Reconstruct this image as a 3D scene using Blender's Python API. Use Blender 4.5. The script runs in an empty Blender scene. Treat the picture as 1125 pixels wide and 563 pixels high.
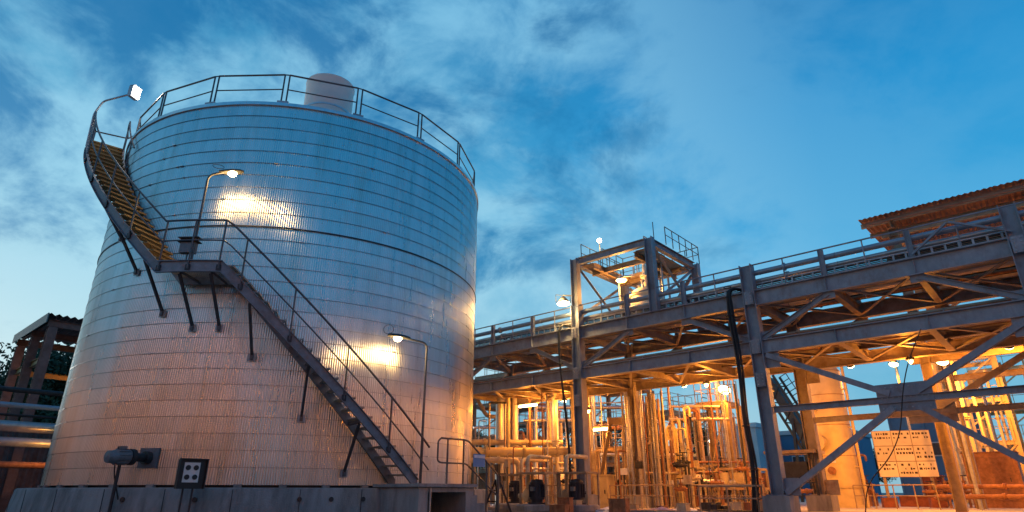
import bpy, math, random
from mathutils import Vector, Matrix
random.seed(7)
R = math.radians
sc = bpy.context.scene

# ------------------------------------------------------------------ camera
cam_d = bpy.data.cameras.new('camera')
cam = bpy.data.objects.new('camera', cam_d)
sc.collection.objects.link(cam)
EYE = 0.8
cam.location = (0, 0, EYE)
cam.rotation_euler = (R(90 + 21.2), 0, 0)
cam_d.sensor_width = 36
cam_d.lens = 670 / 1125 * 36
cam_d.clip_end = 3000
sc.camera = cam

# ------------------------------------------------------------------ view
sc.view_settings.view_transform = 'Standard'
sc.view_settings.look = 'None'
sc.view_settings.exposure = 0.0
sc.view_settings.gamma = 1.0

# ------------------------------------------------------------------ world: dusk sky with broken cloud
SUN_AZ = R(-52)
CLX, CLY, CLZ = 9.1, 2.2, 3.1
world = bpy.data.worlds.new('World')
sc.world = world
world.use_nodes = True
wt = world.node_tree
wt.nodes.clear()


def WN(t, **kw):
    n = wt.nodes.new(t)
    for k, v in kw.items():
        setattr(n, k, v)
    return n


def wmath(op, a, b=None, clamp=False):
    n = WN('ShaderNodeMath', operation=op, use_clamp=clamp)
    for i, v in enumerate((a, b)):
        if v is None:
            continue
        if isinstance(v, (int, float)):
            n.inputs[i].default_value = v
        else:
            wt.links.new(v, n.inputs[i])
    return n.outputs[0]


def wramp(fac, stops, interp='EASE'):
    n = WN('ShaderNodeValToRGB')
    n.color_ramp.interpolation = interp
    el = n.color_ramp.elements
    while len(el) < len(stops):
        el.new(0.5)
    for e, (p, c) in zip(el, stops):
        e.position = p
        e.color = (*c, 1) if len(c) == 3 else c
    wt.links.new(fac, n.inputs[0])
    return n.outputs[0]


def wmix(fac, a, b, mode='MIX'):
    n = WN('ShaderNodeMix', data_type='RGBA', blend_type=mode)
    if isinstance(fac, (int, float)):
        n.inputs[0].default_value = fac
    else:
        wt.links.new(fac, n.inputs[0])
    for i, v in ((6, a), (7, b)):
        if isinstance(v, tuple):
            n.inputs[i].default_value = (*v, 1)
        else:
            wt.links.new(v, n.inputs[i])
    return n.outputs[2]


tc_ = WN('ShaderNodeTexCoord')
sep = WN('ShaderNodeSeparateXYZ')
wt.links.new(tc_.outputs['Generated'], sep.inputs[0])
dx, dy, dz = sep.outputs
hor = wmath('SQRT', wmath('ADD', wmath('MULTIPLY', dx, dx), wmath('MULTIPLY', dy, dy)))
hor = wmath('MAXIMUM', hor, 0.001)
# 1 towards the sunset, 0 away from it
glow = wmath('DIVIDE', wmath('ADD', wmath('MULTIPLY', dx, math.sin(SUN_AZ)), wmath('MULTIPLY', dy, math.cos(SUN_AZ))), hor)
glow = wmath('ADD', wmath('MULTIPLY', glow, 0.5), 0.5)
up = wmath('MAXIMUM', dz, 0.0)
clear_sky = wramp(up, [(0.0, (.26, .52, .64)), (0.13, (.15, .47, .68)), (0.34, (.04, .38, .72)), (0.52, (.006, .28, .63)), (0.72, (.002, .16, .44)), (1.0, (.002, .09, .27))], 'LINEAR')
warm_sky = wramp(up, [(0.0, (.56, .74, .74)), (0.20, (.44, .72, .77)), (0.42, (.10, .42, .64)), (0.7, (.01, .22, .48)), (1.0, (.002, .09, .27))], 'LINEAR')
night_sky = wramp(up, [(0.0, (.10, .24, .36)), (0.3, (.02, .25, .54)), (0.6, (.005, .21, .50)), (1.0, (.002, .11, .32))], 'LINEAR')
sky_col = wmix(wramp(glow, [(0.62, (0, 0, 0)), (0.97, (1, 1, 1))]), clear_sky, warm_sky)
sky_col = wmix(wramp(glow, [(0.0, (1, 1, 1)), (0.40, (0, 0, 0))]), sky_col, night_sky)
mp = WN('ShaderNodeMapping')
mp.inputs['Location'].default_value = (CLX, CLY, CLZ)
mp.inputs['Rotation'].default_value = (0, R(-14), R(20))
mp.inputs['Scale'].default_value = (1.0, 1.0, 1.55)
wt.links.new(tc_.outputs['Generated'], mp.inputs[0])


def wnoise(scale, detail, rough, dist, w=0.0):
    n = WN('ShaderNodeTexNoise', noise_dimensions='4D')
    wt.links.new(mp.outputs[0], n.inputs['Vector'])
    n.inputs['W'].default_value = w
    n.inputs['Scale'].default_value = scale
    n.inputs['Detail'].default_value = detail
    n.inputs['Roughness'].default_value = rough
    n.inputs['Distortion'].default_value = dist
    return n.outputs['Fac']


n1 = wnoise(4.2, 9, .60, .30, 0.3)
n2 = wnoise(4.9, 9, .60, .35, 4.2)
n3 = wnoise(1.7, 2, .5, .0, 2.2)
cover = wramp(glow, [(0.40, (.06, .06, .06)), (0.57, (.26, .26, .26)), (0.80, (1, 1, 1))], 'LINEAR')
puff = wmath('ADD', n1, wmath('MULTIPLY', wmath('SUBTRACT', n3, 0.5), 0.5))
cloud = wmath('MULTIPLY', wramp(puff, [(0.37, (0, 0, 0)), (0.64, (1, 1, 1))]), cover)
shade = wmath('MULTIPLY', wramp(wmath('SUBTRACT', n2, wmath('MULTIPLY', wmath('SUBTRACT', n3, 0.5), 0.6)), [(0.44, (0, 0, 0)), (0.64, (1, 1, 1))]), cover)
cloud_col = wramp(up, [(0.0, (.60, .79, .82)), (0.35, (.38, .71, .86)), (0.7, (.24, .59, .83)), (1.0, (.16, .36, .55))], 'LINEAR')
dark_col = wramp(up, [(0.0, (.20, .44, .54)), (0.35, (.004, .20, .44)), (0.7, (.001, .14, .37)), (1.0, (.002, .09, .26))], 'LINEAR')
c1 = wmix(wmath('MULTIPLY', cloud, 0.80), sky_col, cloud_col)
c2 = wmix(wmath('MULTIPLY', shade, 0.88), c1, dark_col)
nishita = WN('ShaderNodeTexSky', sky_type='NISHITA', sun_disc=False, sun_elevation=R(1.5), sun_rotation=SUN_AZ, dust_density=1.0, ozone_density=3.0)
bg_sky = WN('ShaderNodeBackground')
bg_sky.inputs[1].default_value = 0.05
wt.links.new(nishita.outputs[0], bg_sky.inputs[0])
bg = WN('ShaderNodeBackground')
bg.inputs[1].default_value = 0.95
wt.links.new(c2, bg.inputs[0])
add = WN('ShaderNodeAddShader')
wt.links.new(bg.outputs[0], add.inputs[0])
wt.links.new(bg_sky.outputs[0], add.inputs[1])
wo = WN('ShaderNodeOutputWorld')
wt.links.new(add.outputs[0], wo.inputs[0])

# ------------------------------------------------------------------ sun, almost set, behind thin cloud
sun_d = bpy.data.lights.new('sun', 'SUN')
sun_d.energy = 0.5
sun_d.angle = R(10)
sun_d.color = (1.0, .9, .78)
sun = bpy.data.objects.new('sun', sun_d)
sc.collection.objects.link(sun)
sd = Vector((math.sin(SUN_AZ) * math.cos(R(5)), math.cos(SUN_AZ) * math.cos(R(5)), math.sin(R(5))))
sun.rotation_euler = sd.to_track_quat('Z', 'Y').to_euler()
sun.location = (-20, 30, 30)

SODIUM = (1.0, .31, .028)
WARM = (1.0, .60, .20)

# ------------------------------------------------------------------ helpers
col = sc.collection
BASE = {}


def V(*a):
    return Vector(a[0]) if len(a) == 1 else Vector(a)


# plant grid: E runs along the pipe rack (to the right), N away from the camera
E_ = Vector((.747798, -.663926, 0))
N_ = Vector((.663926, .747798, 0))
UP = Vector((0, 0, 1))
YAW = math.atan2(E_.y, E_.x)


def S(s, t, z=0.0):
    return E_ * s + N_ * t + UP * z


def tag(o, label, cat, group=None):
    o['label'] = label
    o['category'] = cat
    if group:
        o['group'] = group
    return o


def thing(name, label, cat, base, group=None):
    o = bpy.data.objects.new(name, None)
    o.empty_display_size = .2
    o.location = base
    col.objects.link(o)
    BASE[o] = Vector(base)
    return tag(o, label, cat, group)


class MB:
    def __init__(s):
        s.v = []
        s.f = []

    def add(s, vs, fs):
        k = len(s.v)
        s.v += [Vector(v) for v in vs]
        s.f += [[i + k for i in f] for f in fs]
        return s

    def box(s, c, size, ax=None, ay=None, az=None):
        c = Vector(c)
        ax = ax or Vector((1, 0, 0))
        az = az or UP
        ay = ay or az.cross(ax)
        X, Y, Z = ax.normalized() * size[0] / 2, ay.normalized() * size[1] / 2, az.normalized() * size[2] / 2
        vs = [c + X * a + Y * b + Z * d for d in (-1, 1) for a, b in ((-1, -1), (1, -1), (1, 1), (-1, 1))]
        return s.add(vs, [(3, 2, 1, 0), (4, 5, 6, 7), (0, 1, 5, 4), (1, 2, 6, 5), (2, 3, 7, 6), (3, 0, 4, 7)])

    def gbox(s, c, size):          # box on the plant grid
        return s.box(c, size, E_, N_, UP)

    def prof(s, p, q, pts, up=None):
        """extrude a closed 2D outline from p to q"""
        p, q = Vector(p), Vector(q)
        d = (q - p).normalized()
        u = up or UP
        if abs(d.dot(u)) > .98:
            u = N_ if up is None else E_
        x = d.cross(u).normalized()
        y = x.cross(d).normalized()
        n = len(pts)
        vs = [p + x * a + y * b for a, b in pts] + [q + x * a + y * b for a, b in pts]
        fs = [(i, (i + 1) % n, n + (i + 1) % n, n + i) for i in range(n)] + [tuple(range(n))[::-1], tuple(range(n, 2 * n))]
        return s.add(vs, fs)

    def bar(s, p, q, w, h, up=None):
        return s.prof(p, q, [(-w / 2, -h / 2), (w / 2, -h / 2), (w / 2, h / 2), (-w / 2, h / 2)], up)

    def ibeam(s, p, q, w, h, tf=None, tw=None, up=None):
        tf = tf or max(.012, h * .055)
        tw = tw or max(.008, w * .05)
        a, b, c, d = w / 2, h / 2, tw / 2, h / 2 - tf
        pts = [(-a, -b), (a, -b), (a, -d), (c, -d), (c, d), (a, d), (a, b), (-a, b), (-a, d), (-c, d), (-c, -d), (-a, -d)]
        return s.prof(p, q, pts, up)

    def angle(s, p, q, w, t=None, up=None):
        t = t or w * .12
        return s.prof(p, q, [(0, 0), (w, 0), (w, t), (t, t), (t, w), (0, w)], up)

    def tube(s, path, r, n=10, caps=True):
        path = [Vector(p) for p in path]
        m = len(path)
        k = len(s.v)
        u = None
        for i, p in enumerate(path):
            d = (path[min(i + 1, m - 1)] - path[max(i - 1, 0)])
            if d.length < 1e-9:
                d = UP.copy()
            d.normalize()
            if u is None:
                u = d.orthogonal().normalized()
            else:
                u = (u - d * u.dot(d))
                u = u.normalized() if u.length > 1e-6 else d.orthogonal().normalized()
            w = d.cross(u)
            rr = r[i] if isinstance(r, (list, tuple)) else r
            for j in range(n):
                a = 2 * math.pi * j / n
                s.v.append(p + u * (math.cos(a) * rr) + w * (math.sin(a) * rr))
        for i in range(m - 1):
            for j in range(n):
                a, b = k + i * n + j, k + i * n + (j + 1) % n
                s.f.append([a, b, b + n, a + n])
        if caps:
            s.f.append([k + j for j in range(n)][::-1])
            s.f.append([k + (m - 1) * n + j for j in range(n)])
        return s

    def lathe(s, c, axis, prof, n=16):
        """prof: list of (distance along axis, radius)"""
        c, axis = Vector(c), Vector(axis).normalized()
        u = axis.orthogonal().normalized()
        w = axis.cross(u)
        k = len(s.v)
        for d, r in prof:
            for j in range(n):
                a = 2 * math.pi * j / n
                s.v.append(c + axis * d + (u * math.cos(a) + w * math.sin(a)) * max(r, .0005))
        for i in range(len(prof) - 1):
            for j in range(n):
                a, b = k + i * n + j, k + i * n + (j + 1) % n
                s.f.append([a, b, b + n, a + n])
        s.f.append([k + j for j in range(n)][::-1])
        s.f.append([k + (len(prof) - 1) * n + j for j in range(n)])
        return s

    def ring(s, c, axis, R_, r, n=16, m=6):
        c, axis = Vector(c), Vector(axis).normalized()
        u = axis.orthogonal().normalized()
        w = axis.cross(u)
        k = len(s.v)
        for i in range(n):
            a = 2 * math.pi * i / n
            d = u * math.cos(a) + w * math.sin(a)
            for j in range(m):
                b = 2 * math.pi * j / m
                s.v.append(c + d * (R_ + r * math.cos(b)) + axis * (r * math.sin(b)))
        for i in range(n):
            for j in range(m):
                a0, a1 = k + i * m, k + ((i + 1) % n) * m
                s.f.append([a0 + j, a1 + j, a1 + (j + 1) % m, a0 + (j + 1) % m])
        return s

    def mesh(s, name, mat, base, smooth):
        me = bpy.data.meshes.new(name)
        me.from_pydata([v - base for v in s.v], [], s.f)
        if smooth:
            me.polygons.foreach_set('use_smooth', [True] * len(me.polygons))
            me.set_sharp_from_angle(angle=R(40))
        me.materials.append(M[mat] if isinstance(mat, str) else mat)
        return me

    def part(s, name, mat, parent, smooth=False, label=None):
        b = BASE[parent]
        o = bpy.data.objects.new(name, s.mesh(name, mat, b, smooth))
        col.objects.link(o)
        o.parent = parent
        BASE[o] = b
        if label:
            o['label'] = label
        return o

    def top(s, name, mat, label, cat, group=None, smooth=False, kind=None, base=None):
        if base is None:
            xs = [v.x for v in s.v]; ys = [v.y for v in s.v]; zs = [v.z for v in s.v]
            base = Vector(((min(xs) + max(xs)) / 2, (min(ys) + max(ys)) / 2, min(zs)))
        o = bpy.data.objects.new(name, s.mesh(name, mat, base, smooth))
        o.location = base
        col.objects.link(o)
        BASE[o] = Vector(base)
        if kind:
            o['kind'] = kind
            if label:
                o['label'] = label
        else:
            tag(o, label, cat, group)
        return o


def bend(pts, r, k=5):
    """round the corners of a path"""
    pts = [Vector(p) for p in pts]
    out = [pts[0]]
    for a, b, c in zip(pts, pts[1:], pts[2:]):
        d1, d2 = (a - b), (c - b)
        rr = min(r, d1.length * .49, d2.length * .49)
        p, q = b + d1.normalized() * rr, b + d2.normalized() * rr
        for i in range(k + 1):
            t = i / k
            out.append(p * (1 - t) ** 2 + b * 2 * t * (1 - t) + q * t * t)
    out.append(pts[-1])
    return out


# ------------------------------------------------------------------ materials
M = {}


def material(name, colour, rough=.6, metal=0.0, var=.25, scale=6.0, dirt=None, dirt_amt=0.0, bump=0.0, bscale=40.0, objvar=0.12, stretch=None, spec=.5):
    m = bpy.data.materials.new(name)
    m.use_nodes = True
    nt = m.node_tree
    b = nt.nodes['Principled BSDF']
    b.inputs['Roughness'].default_value = rough
    b.inputs['Metallic'].default_value = metal
    b.inputs['Specular IOR Level'].default_value = spec
    tc = nt.nodes.new('ShaderNodeTexCoord')
    geo = nt.nodes.new('ShaderNodeNewGeometry')
    src = geo.outputs['Position']
    if stretch:
        mpn = nt.nodes.new('ShaderNodeMapping')
        mpn.inputs['Scale'].default_value = stretch
        nt.links.new(src, mpn.inputs[0])
        src = mpn.outputs[0]
    nz = nt.nodes.new('ShaderNodeTexNoise')
    nz.inputs['Scale'].default_value = scale
    nz.inputs['Detail'].default_value = 6
    nz.inputs['Roughness'].default_value = .65
    nt.links.new(src, nz.inputs['Vector'])
    rp = nt.nodes.new('ShaderNodeMapRange')
    rp.inputs['From Min'].default_value = .3
    rp.inputs['From Max'].default_value = .7
    rp.inputs['To Min'].default_value = 1 - var
    rp.inputs['To Max'].default_value = 1 + var
    nt.links.new(nz.outputs['Fac'], rp.inputs['Value'])
    oi = nt.nodes.new('ShaderNodeObjectInfo')
    om = nt.nodes.new('ShaderNodeMapRange')
    om.inputs['To Min'].default_value = 1 - objvar
    om.inputs['To Max'].default_value = 1 + objvar
    nt.links.new(oi.outputs['Random'], om.inputs['Value'])
    mu = nt.nodes.new('ShaderNodeMath')
    mu.operation = 'MULTIPLY'
    nt.links.new(rp.outputs[0], mu.inputs[0])
    nt.links.new(om.outputs[0], mu.inputs[1])
    mx = nt.nodes.new('ShaderNodeMix')
    mx.data_type = 'RGBA'
    mx.blend_type = 'MULTIPLY'
    mx.inputs[0].default_value = 1
    mx.inputs[6].default_value = (*colour, 1)
    nt.links.new(mu.outputs[0], mx.inputs[7])
    out = mx.outputs[2]
    if dirt:
        nd = nt.nodes.new('ShaderNodeTexNoise')
        nd.inputs['Scale'].default_value = scale * .45
        nd.inputs['Detail'].default_value = 8
        nd.inputs['Roughness'].default_value = .7
        nt.links.new(src, nd.inputs['Vector'])
        rr = nt.nodes.new('ShaderNodeMapRange')
        rr.inputs['From Min'].default_value = .5
        rr.inputs['From Max'].default_value = .68
        rr.inputs['To Max'].default_value = dirt_amt
        nt.links.new(nd.outputs['Fac'], rr.inputs['Value'])
        m2 = nt.nodes.new('ShaderNodeMix')
        m2.data_type = 'RGBA'
        nt.links.new(rr.outputs[0], m2.inputs[0])
        nt.links.new(out, m2.inputs[6])
        m2.inputs[7].default_value = (*dirt, 1)
        out = m2.outputs[2]
    nt.links.new(out, b.inputs['Base Color'])
    rv = nt.nodes.new('ShaderNodeMapRange')
    rv.inputs['To Min'].default_value = max(.02, rough - min(.12, rough * .4))
    rv.inputs['To Max'].default_value = min(1, rough + min(.12, rough * .4))
    nt.links.new(nz.outputs['Fac'], rv.inputs['Value'])
    nt.links.new(rv.outputs[0], b.inputs['Roughness'])
    if bump:
        nb = nt.nodes.new('ShaderNodeTexNoise')
        nb.inputs['Scale'].default_value = bscale
        nb.inputs['Detail'].default_value = 4
        nt.links.new(geo.outputs['Position'], nb.inputs['Vector'])
        bp = nt.nodes.new('ShaderNodeBump')
        bp.inputs['Strength'].default_value = bump
        bp.inputs['Distance'].default_value = .02
        nt.links.new(nb.outputs['Fac'], bp.inputs['Height'])
        nt.links.new(bp.outputs[0], b.inputs['Normal'])
    M[name] = m
    return m


RUST = (.16, .055, .02)
material('cladding', (.61, .605, .60), .30, 1.0, .10, 4.5, (.44, .37, .31), .45, objvar=.06, stretch=(1, 1, .10))
material('band_steel', (.55, .57, .60), .35, 1.0, .1, 8)
material('band_dark', (.30, .31, .33), .32, 1.0, .15, 8)
material('roof_grey', (.45, .46, .46), .6, .2, .15, 3)
material('vent_white', (.78, .76, .72), .5, 0, .06, 3)
material('galv', (.36, .38, .41), .5, .45, .22, 7, RUST, .35)
material('stair_paint', (.20, .215, .24), .5, .35, .25, 6, RUST, .4)
material('rail_dark', (.10, .105, .115), .45, .5, .2, 9, RUST, .4)
material('grating', (.30, .29, .27), .55, .5, .25, 12, RUST, .4)
material('yellow_paint_lamplight', (.30, .18, .05), .5, 0, .2, 8, (.2, .1, .03), .5)  # paint on the shed beams; stands for lamplight on the upper treads
material('concrete', (.30, .285, .27), .85, 0, .26, 3.0, (.10, .09, .085), .75, bump=.4, bscale=30, stretch=(1.2, 1.2, .3))
material('slab', (.42, .40, .36), .8, 0, .2, .7, (.16, .14, .12), .6, bump=.3, bscale=12)
material('gravel', (.20, .19, .18), .9, 0, .35, 5, (.08, .075, .07), .5, bump=.6, bscale=25)
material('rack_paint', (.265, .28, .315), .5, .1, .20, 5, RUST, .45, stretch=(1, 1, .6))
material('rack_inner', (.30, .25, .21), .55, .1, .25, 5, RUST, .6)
material('pipe_silver', (.50, .50, .49), .33, .7, .15, 5, RUST, .25)
material('pipe_blue', (.30, .36, .42), .4, .4, .15, 5)
material('pipe_cream', (.46, .39, .27), .45, .1, .18, 6, RUST, .4)
material('pipe_rust', (.30, .14, .07), .65, .2, .35, 8, RUST, .7)
material('pipe_insul', (.66, .64, .60), .42, .6, .12, 4)
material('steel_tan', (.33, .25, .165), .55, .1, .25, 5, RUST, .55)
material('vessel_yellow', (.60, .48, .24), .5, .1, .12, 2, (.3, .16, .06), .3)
material('vessel_cream', (.74, .68, .52), .45, .1, .10, 3)
material('rubber', (.015, .015, .016), .6, 0, .3, 10)
material('dark_metal', (.045, .046, .05), .5, .4, .3, 9)
material('motor_blue', (.03, .035, .05), .45, .3, .25, 9)
material('device_grey', (.16, .18, .20), .5, .3, .25, 9)
material('box_black', (.02, .018, .018), .45, 0, .3, 9)
material('dial_white', (.72, .70, .66), .5, 0, .05, 9)
material('label_blue', (.10, .28, .55), .5, 0, .05, 9)
material('board_cream', (.78, .70, .50), .6, 0, .06, 4, (.4, .3, .15), .3)
material('ink', (.06, .035, .02), .7, 0, .2, 30)
material('wall_blue', (.05, .17, .30), .6, 0, .12, .8, (.03, .08, .13), .5)
material('wall_pale', (.45, .52, .55), .6, 0, .12, 1)
material('roof_rust', (.30, .17, .11), .6, .2, .3, 1.6, RUST, .6)
material('brick_red', (.28, .085, .04), .8, 0, .3, 5, (.1, .04, .02), .5)
material('shed_steel', (.16, .11, .10), .6, .2, .3, 4, RUST, .5)
material('shed_roof', (.10, .055, .06), .6, .2, .3, 4)
material('shed_teal', (.05, .13, .14), .6, .1, .2, 4)
material('bark', (.05, .035, .025), .9, 0, .3, 8)
material('plastic_white', (.7, .7, .72), .6, 0, .1, 6)
material('tarp_purple', (.30, .22, .36), .6, 0, .2, 6)
material('wall_warm', (.42, .30, .20), .8, 0, .25, .6, (.15, .09, .05), .5)

leaf = bpy.data.materials.new('leaf')
leaf.use_nodes = True
_b = leaf.node_tree.nodes['Principled BSDF']
_b.inputs['Roughness'].default_value = .7
_o = leaf.node_tree.nodes.new('ShaderNodeObjectInfo')
_r = leaf.node_tree.nodes.new('ShaderNodeValToRGB')
_r.color_ramp.elements[0].color = (.018, .035, .014, 1)
_r.color_ramp.elements[1].color = (.04, .065, .022, 1)
leaf.node_tree.links.new(_o.outputs['Random'], _r.inputs[0])
leaf.node_tree.links.new(_r.outputs[0], _b.inputs['Base Color'])
M['leaf'] = leaf


def emitter(name, colour, strength):
    m = bpy.data.materials.new(name)
    m.use_nodes = True
    b = m.node_tree.nodes['Principled BSDF']
    b.inputs['Base Color'].default_value = (*colour, 1)
    b.inputs['Emission Color'].default_value = (*colour, 1)
    b.inputs['Emission Strength'].default_value = strength
    M[name] = m


emitter('lamp_warm', (1.0, .80, .45), 30)
emitter('lamp_white', (1.0, .93, .82), 8)
emitter('lamp_sodium', (1.0, .66, .22), 26)


def light(name, loc, power, colour, radius, parent):
    d = bpy.data.lights.new(name, 'POINT')
    d.energy = power
    d.color = colour
    d.shadow_soft_size = radius
    o = bpy.data.objects.new(name, d)
    col.objects.link(o)
    o.parent = parent
    o.location = Vector(loc) - BASE[parent]
    return o


def spot(name, loc, target, power, colour, parent, size=130, blend=.6, radius=.12):
    d = bpy.data.lights.new(name, 'SPOT')
    d.energy = power
    d.color = colour
    d.shadow_soft_size = radius
    d.spot_size = R(size)
    d.spot_blend = blend
    o = bpy.data.objects.new(name, d)
    col.objects.link(o)
    o.parent = parent
    o.location = Vector(loc) - BASE[parent]
    o.rotation_euler = (Vector(loc) - Vector(target)).to_track_quat('Z', 'Y').to_euler()
    return o


# ------------------------------------------------------------------ ground
MB().add([(-1500, -600, 0), (1500, -600, 0), (1500, 1800, 0), (-1500, 1800, 0)], [(0, 1, 2, 3)]).top('ground', 'gravel', 'bare gravel ground of the plant', None, kind='structure', base=V(0, 0, 0))
SLAB = 0.25
m = MB()
m.add([S(-70, 17.3, SLAB), S(60, 17.3, SLAB), S(60, 130, SLAB), S(-70, 130, SLAB)], [(0, 1, 2, 3)])
m.top('pavement', 'slab', 'concrete paving of the process area', None, kind='structure')
MB().gbox(S(-5, 17.2, SLAB / 2 + .03), (130, .2, SLAB + .06)).top('kerb', 'concrete', 'concrete kerb along the process area', None, kind='structure')

# ------------------------------------------------------------------ STORAGE TANK
TC = Vector((-7.304, 20.317, 0))
TR, TZ0, TZ1 = 6.0, .97, 10.9


def T(ang, r, z):
    a = R(ang)
    return TC + Vector((math.cos(a) * r, math.sin(a) * r, z))


tank = thing('storage_tank', 'huge round aluminium clad storage tank with railed roof on concrete base', 'tank', TC + UP * .9)
NC = 27
CH = (TZ1 - TZ0) / NC
NS = 24
SW = 360 / NS


def sheet_mesh(name, a0, a1, waves, ncourses=1, seg=6):
    """corrugated sheet; local frame: x out of the tank, y along it, z up, origin at the sheet's middle"""
    n = waves * seg
    vs, fs = [], []
    for c in range(ncourses):
        k = len(vs)
        for (z, dr) in ((-.014, .009), (CH, .002)):
            for i in range(n + 1):
                a = R(a0 + (a1 - a0) * i / n)
                r = TR + dr + .0068 * math.cos(2 * math.pi * i / seg)
                vs.append((r * math.cos(a) - TR, r * math.sin(a), z - CH / 2 + c * CH))
        fs += [(k + i, k + i + 1, k + n + 2 + i, k + n + 1 + i) for i in range(n)]
    me = bpy.data.meshes.new(name)
    me.from_pydata(vs, [], fs)
    me.polygons.foreach_set('use_smooth', [True] * len(me.polygons))
    me.materials.append(M['cladding'])
    return me


sm = sheet_mesh('cladding_sheet', -SW / 2 - .004, SW / 2 + .004, 28)
FACING = -70.2
rnd = random.Random(3)
for c in range(NC):
    off = (0 if (c // 3) % 2 == 0 else SW / 2)
    for k in range(-5, 6):
        ang = FACING + k * SW + (off if k < 5 else off)
        if abs(ang - FACING) > 84:
            continue
        o = bpy.data.objects.new('cladding_sheet', sm)
        col.objects.link(o)
        o.parent = tank
        o.location = T(ang, TR, TZ0 + (c + .5) * CH) - BASE[tank]
        o.rotation_euler = (0, rnd.gauss(0, .006), R(ang) + rnd.gauss(0, .0012))
# far side of the shell, out of sight: one joined part
bm_ = sheet_mesh('cladding_back', FACING + 76, FACING + 285, 278, NC, 4)
o = bpy.data.objects.new('cladding_back', bm_)
col.objects.link(o)
o.parent = tank
o.location = TC + Vector((TR, 0, TZ0 + CH / 2)) - BASE[tank]
o['kind'] = 'stuff'
for v in bm_.vertices:
    d = Vector((v.co.x + TR, v.co.y))
    d *= (d.length - .013) / d.length
    v.co.x, v.co.y = d.x - TR, d.y
# inner shell so that no light passes between sheets
m = MB()
m.lathe(TC + UP * (TZ0 + .02), UP, [(0, 5.975), (TZ1 - TZ0 - .03, 5.975)], 144)
m.part('inner_shell', 'cladding', tank, True)


def hoop(r, z, h, w, n=180):
    b = MB()
    vs, fs = [], []
    for i in range(n):
        a = 2 * math.pi * i / n
        for rr, zz in ((r, z - h / 2), (r + w, z - h / 2), (r + w, z + h / 2), (r, z + h / 2)):
            vs.append(TC + Vector((math.cos(a) * rr, math.sin(a) * rr, zz)))
    for i in range(n):
        a, c = i * 4, ((i + 1) % n) * 4
        for j in range(4):
            fs.append((a + j, c + j, c + (j + 1) % 4, a + (j + 1) % 4))
    return b.add(vs, fs)


for c in range(1, NC):
    hoop(6.014, TZ0 + c * CH - .016, .010, .006).part('band', 'band_dark', tank, True)
hoop(6.02, 7.18, .022, .018).part('girth_rod', 'dark_metal', tank, True)
hoop(5.98, TZ1 + .01, .10, .07).part('rim_trim', 'band_steel', tank, True)
m = MB().lathe(TC + UP * (TZ1 - .02), UP, [(0, 6.0), (.05, 5.98), (.75, .4), (.78, .01)], 72)
m.part('roof', 'roof_grey', tank)
# dark ring colours in the shade of the gap under the tank, between pads
MB().lathe(TC + UP * .905, UP, [(0, 5.9), (.065, 5.9)], 72).part('gap_shade_ring', 'dark_metal', tank)
for k in range(40):
    a = FACING - 80 + k * 9
    p = T(a, 6.0, .935)
    MB().box(p, (.12, .16, .066), Vector((math.cos(R(a)), math.sin(R(a)), 0))).part('support_pad', 'concrete', tank)
# band clips (small bright seals)
for c in range(2, NC - 2):
    for k in range(3):
        a = FACING + rnd.uniform(-66, 66)
        MB().box(T(a, 6.04, TZ0 + c * CH - .012), (.02, rnd.uniform(.05, .11), .03), Vector((math.cos(R(a)), math.sin(R(a)), 0))).part('band_clip', 'band_steel', tank)
# roof railing in 20 degree panels
for k in range(18):
    a0 = -81.7 + 20 * k
    a1 = a0 + 20
    ra, rb = a0 + .65, a1 - .65
    g = MB().tube([T(ra, 5.9, 12.0), T(rb, 5.9, 12.0)], .026, 8).part('guard_rail', 'rail_dark', tank, True)
    MB().tube([T(ra, 5.9, 11.5), T(rb, 5.9, 11.5)], .018, 8).part('mid_rail', 'rail_dark', g, True)
    for a in (ra, rb):
        MB().tube([T(a, 5.9, 10.95), T(a, 5.9, 12.0)], .024, 8).part('post', 'rail_dark', g, True)
    MB().tube([T(rb, 5.9, 12.0), T(a1 + .65, 5.9, 12.0)], .02, 6).part('link', 'rail_dark', g, True)
    MB().box(T(a1, 5.92, 11.0), (.14, .30, .12), Vector((math.cos(R(a1)), math.sin(R(a1)), 0))).part('base_shoe', 'galv', g)
# roof vent drum
vent = thing('roof_vent', 'pale round vent drum standing on tank roof behind railing', 'vent', V(-5.71, 16.0, 11.05))
MB().lathe(V(-5.71, 16.0, 10.98), UP, [(0, .72), (1.62, .72), (1.66, .74), (1.70, .74), (1.72, .70), (1.80, .45), (1.84, .1)], 32).part('drum', 'vent_white', vent, True)
MB().lathe(V(-5.71, 16.0, 12.78), UP, [(0, .07), (.08, .07), (.08, .10), (.14, .10)], 12).part('cap', 'vent_white', vent, True)
MB().lathe(V(-5.71, 16.0, 11.6), UP, [(0, .735), (.05, .735)], 32).part('band', 'band_steel', vent, True)

# ------------------------------------------------------------------ tank foundation
fd = thing('tank_foundation', 'round weathered concrete foundation ring under the storage tank', 'foundation', TC)
MB().lathe(TC, UP, [(-.05, 6.62), (.86, 6.5), (.90, 6.46), (.902, 5.5)], 96).part('ring_wall', 'concrete', fd, True)
for a in (-98, -84.5, -66, -60, -53.5):
    p = T(a, 6.535, .66)
    nrm = Vector((math.cos(R(a)), math.sin(R(a)), .1))
    MB().lathe(p, nrm, [(-.05, .05), (.02, .05), (.021, .01)], 14).part('weep_hole', 'box_black', fd, True)
for a in range(-150, 20, 12):
    d = Vector((math.cos(R(a)), math.sin(R(a)), 0))
    MB().box(T(a, 6.566, .44), (.01, .014, .85), d).part('joint', 'dark_metal', fd)

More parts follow.
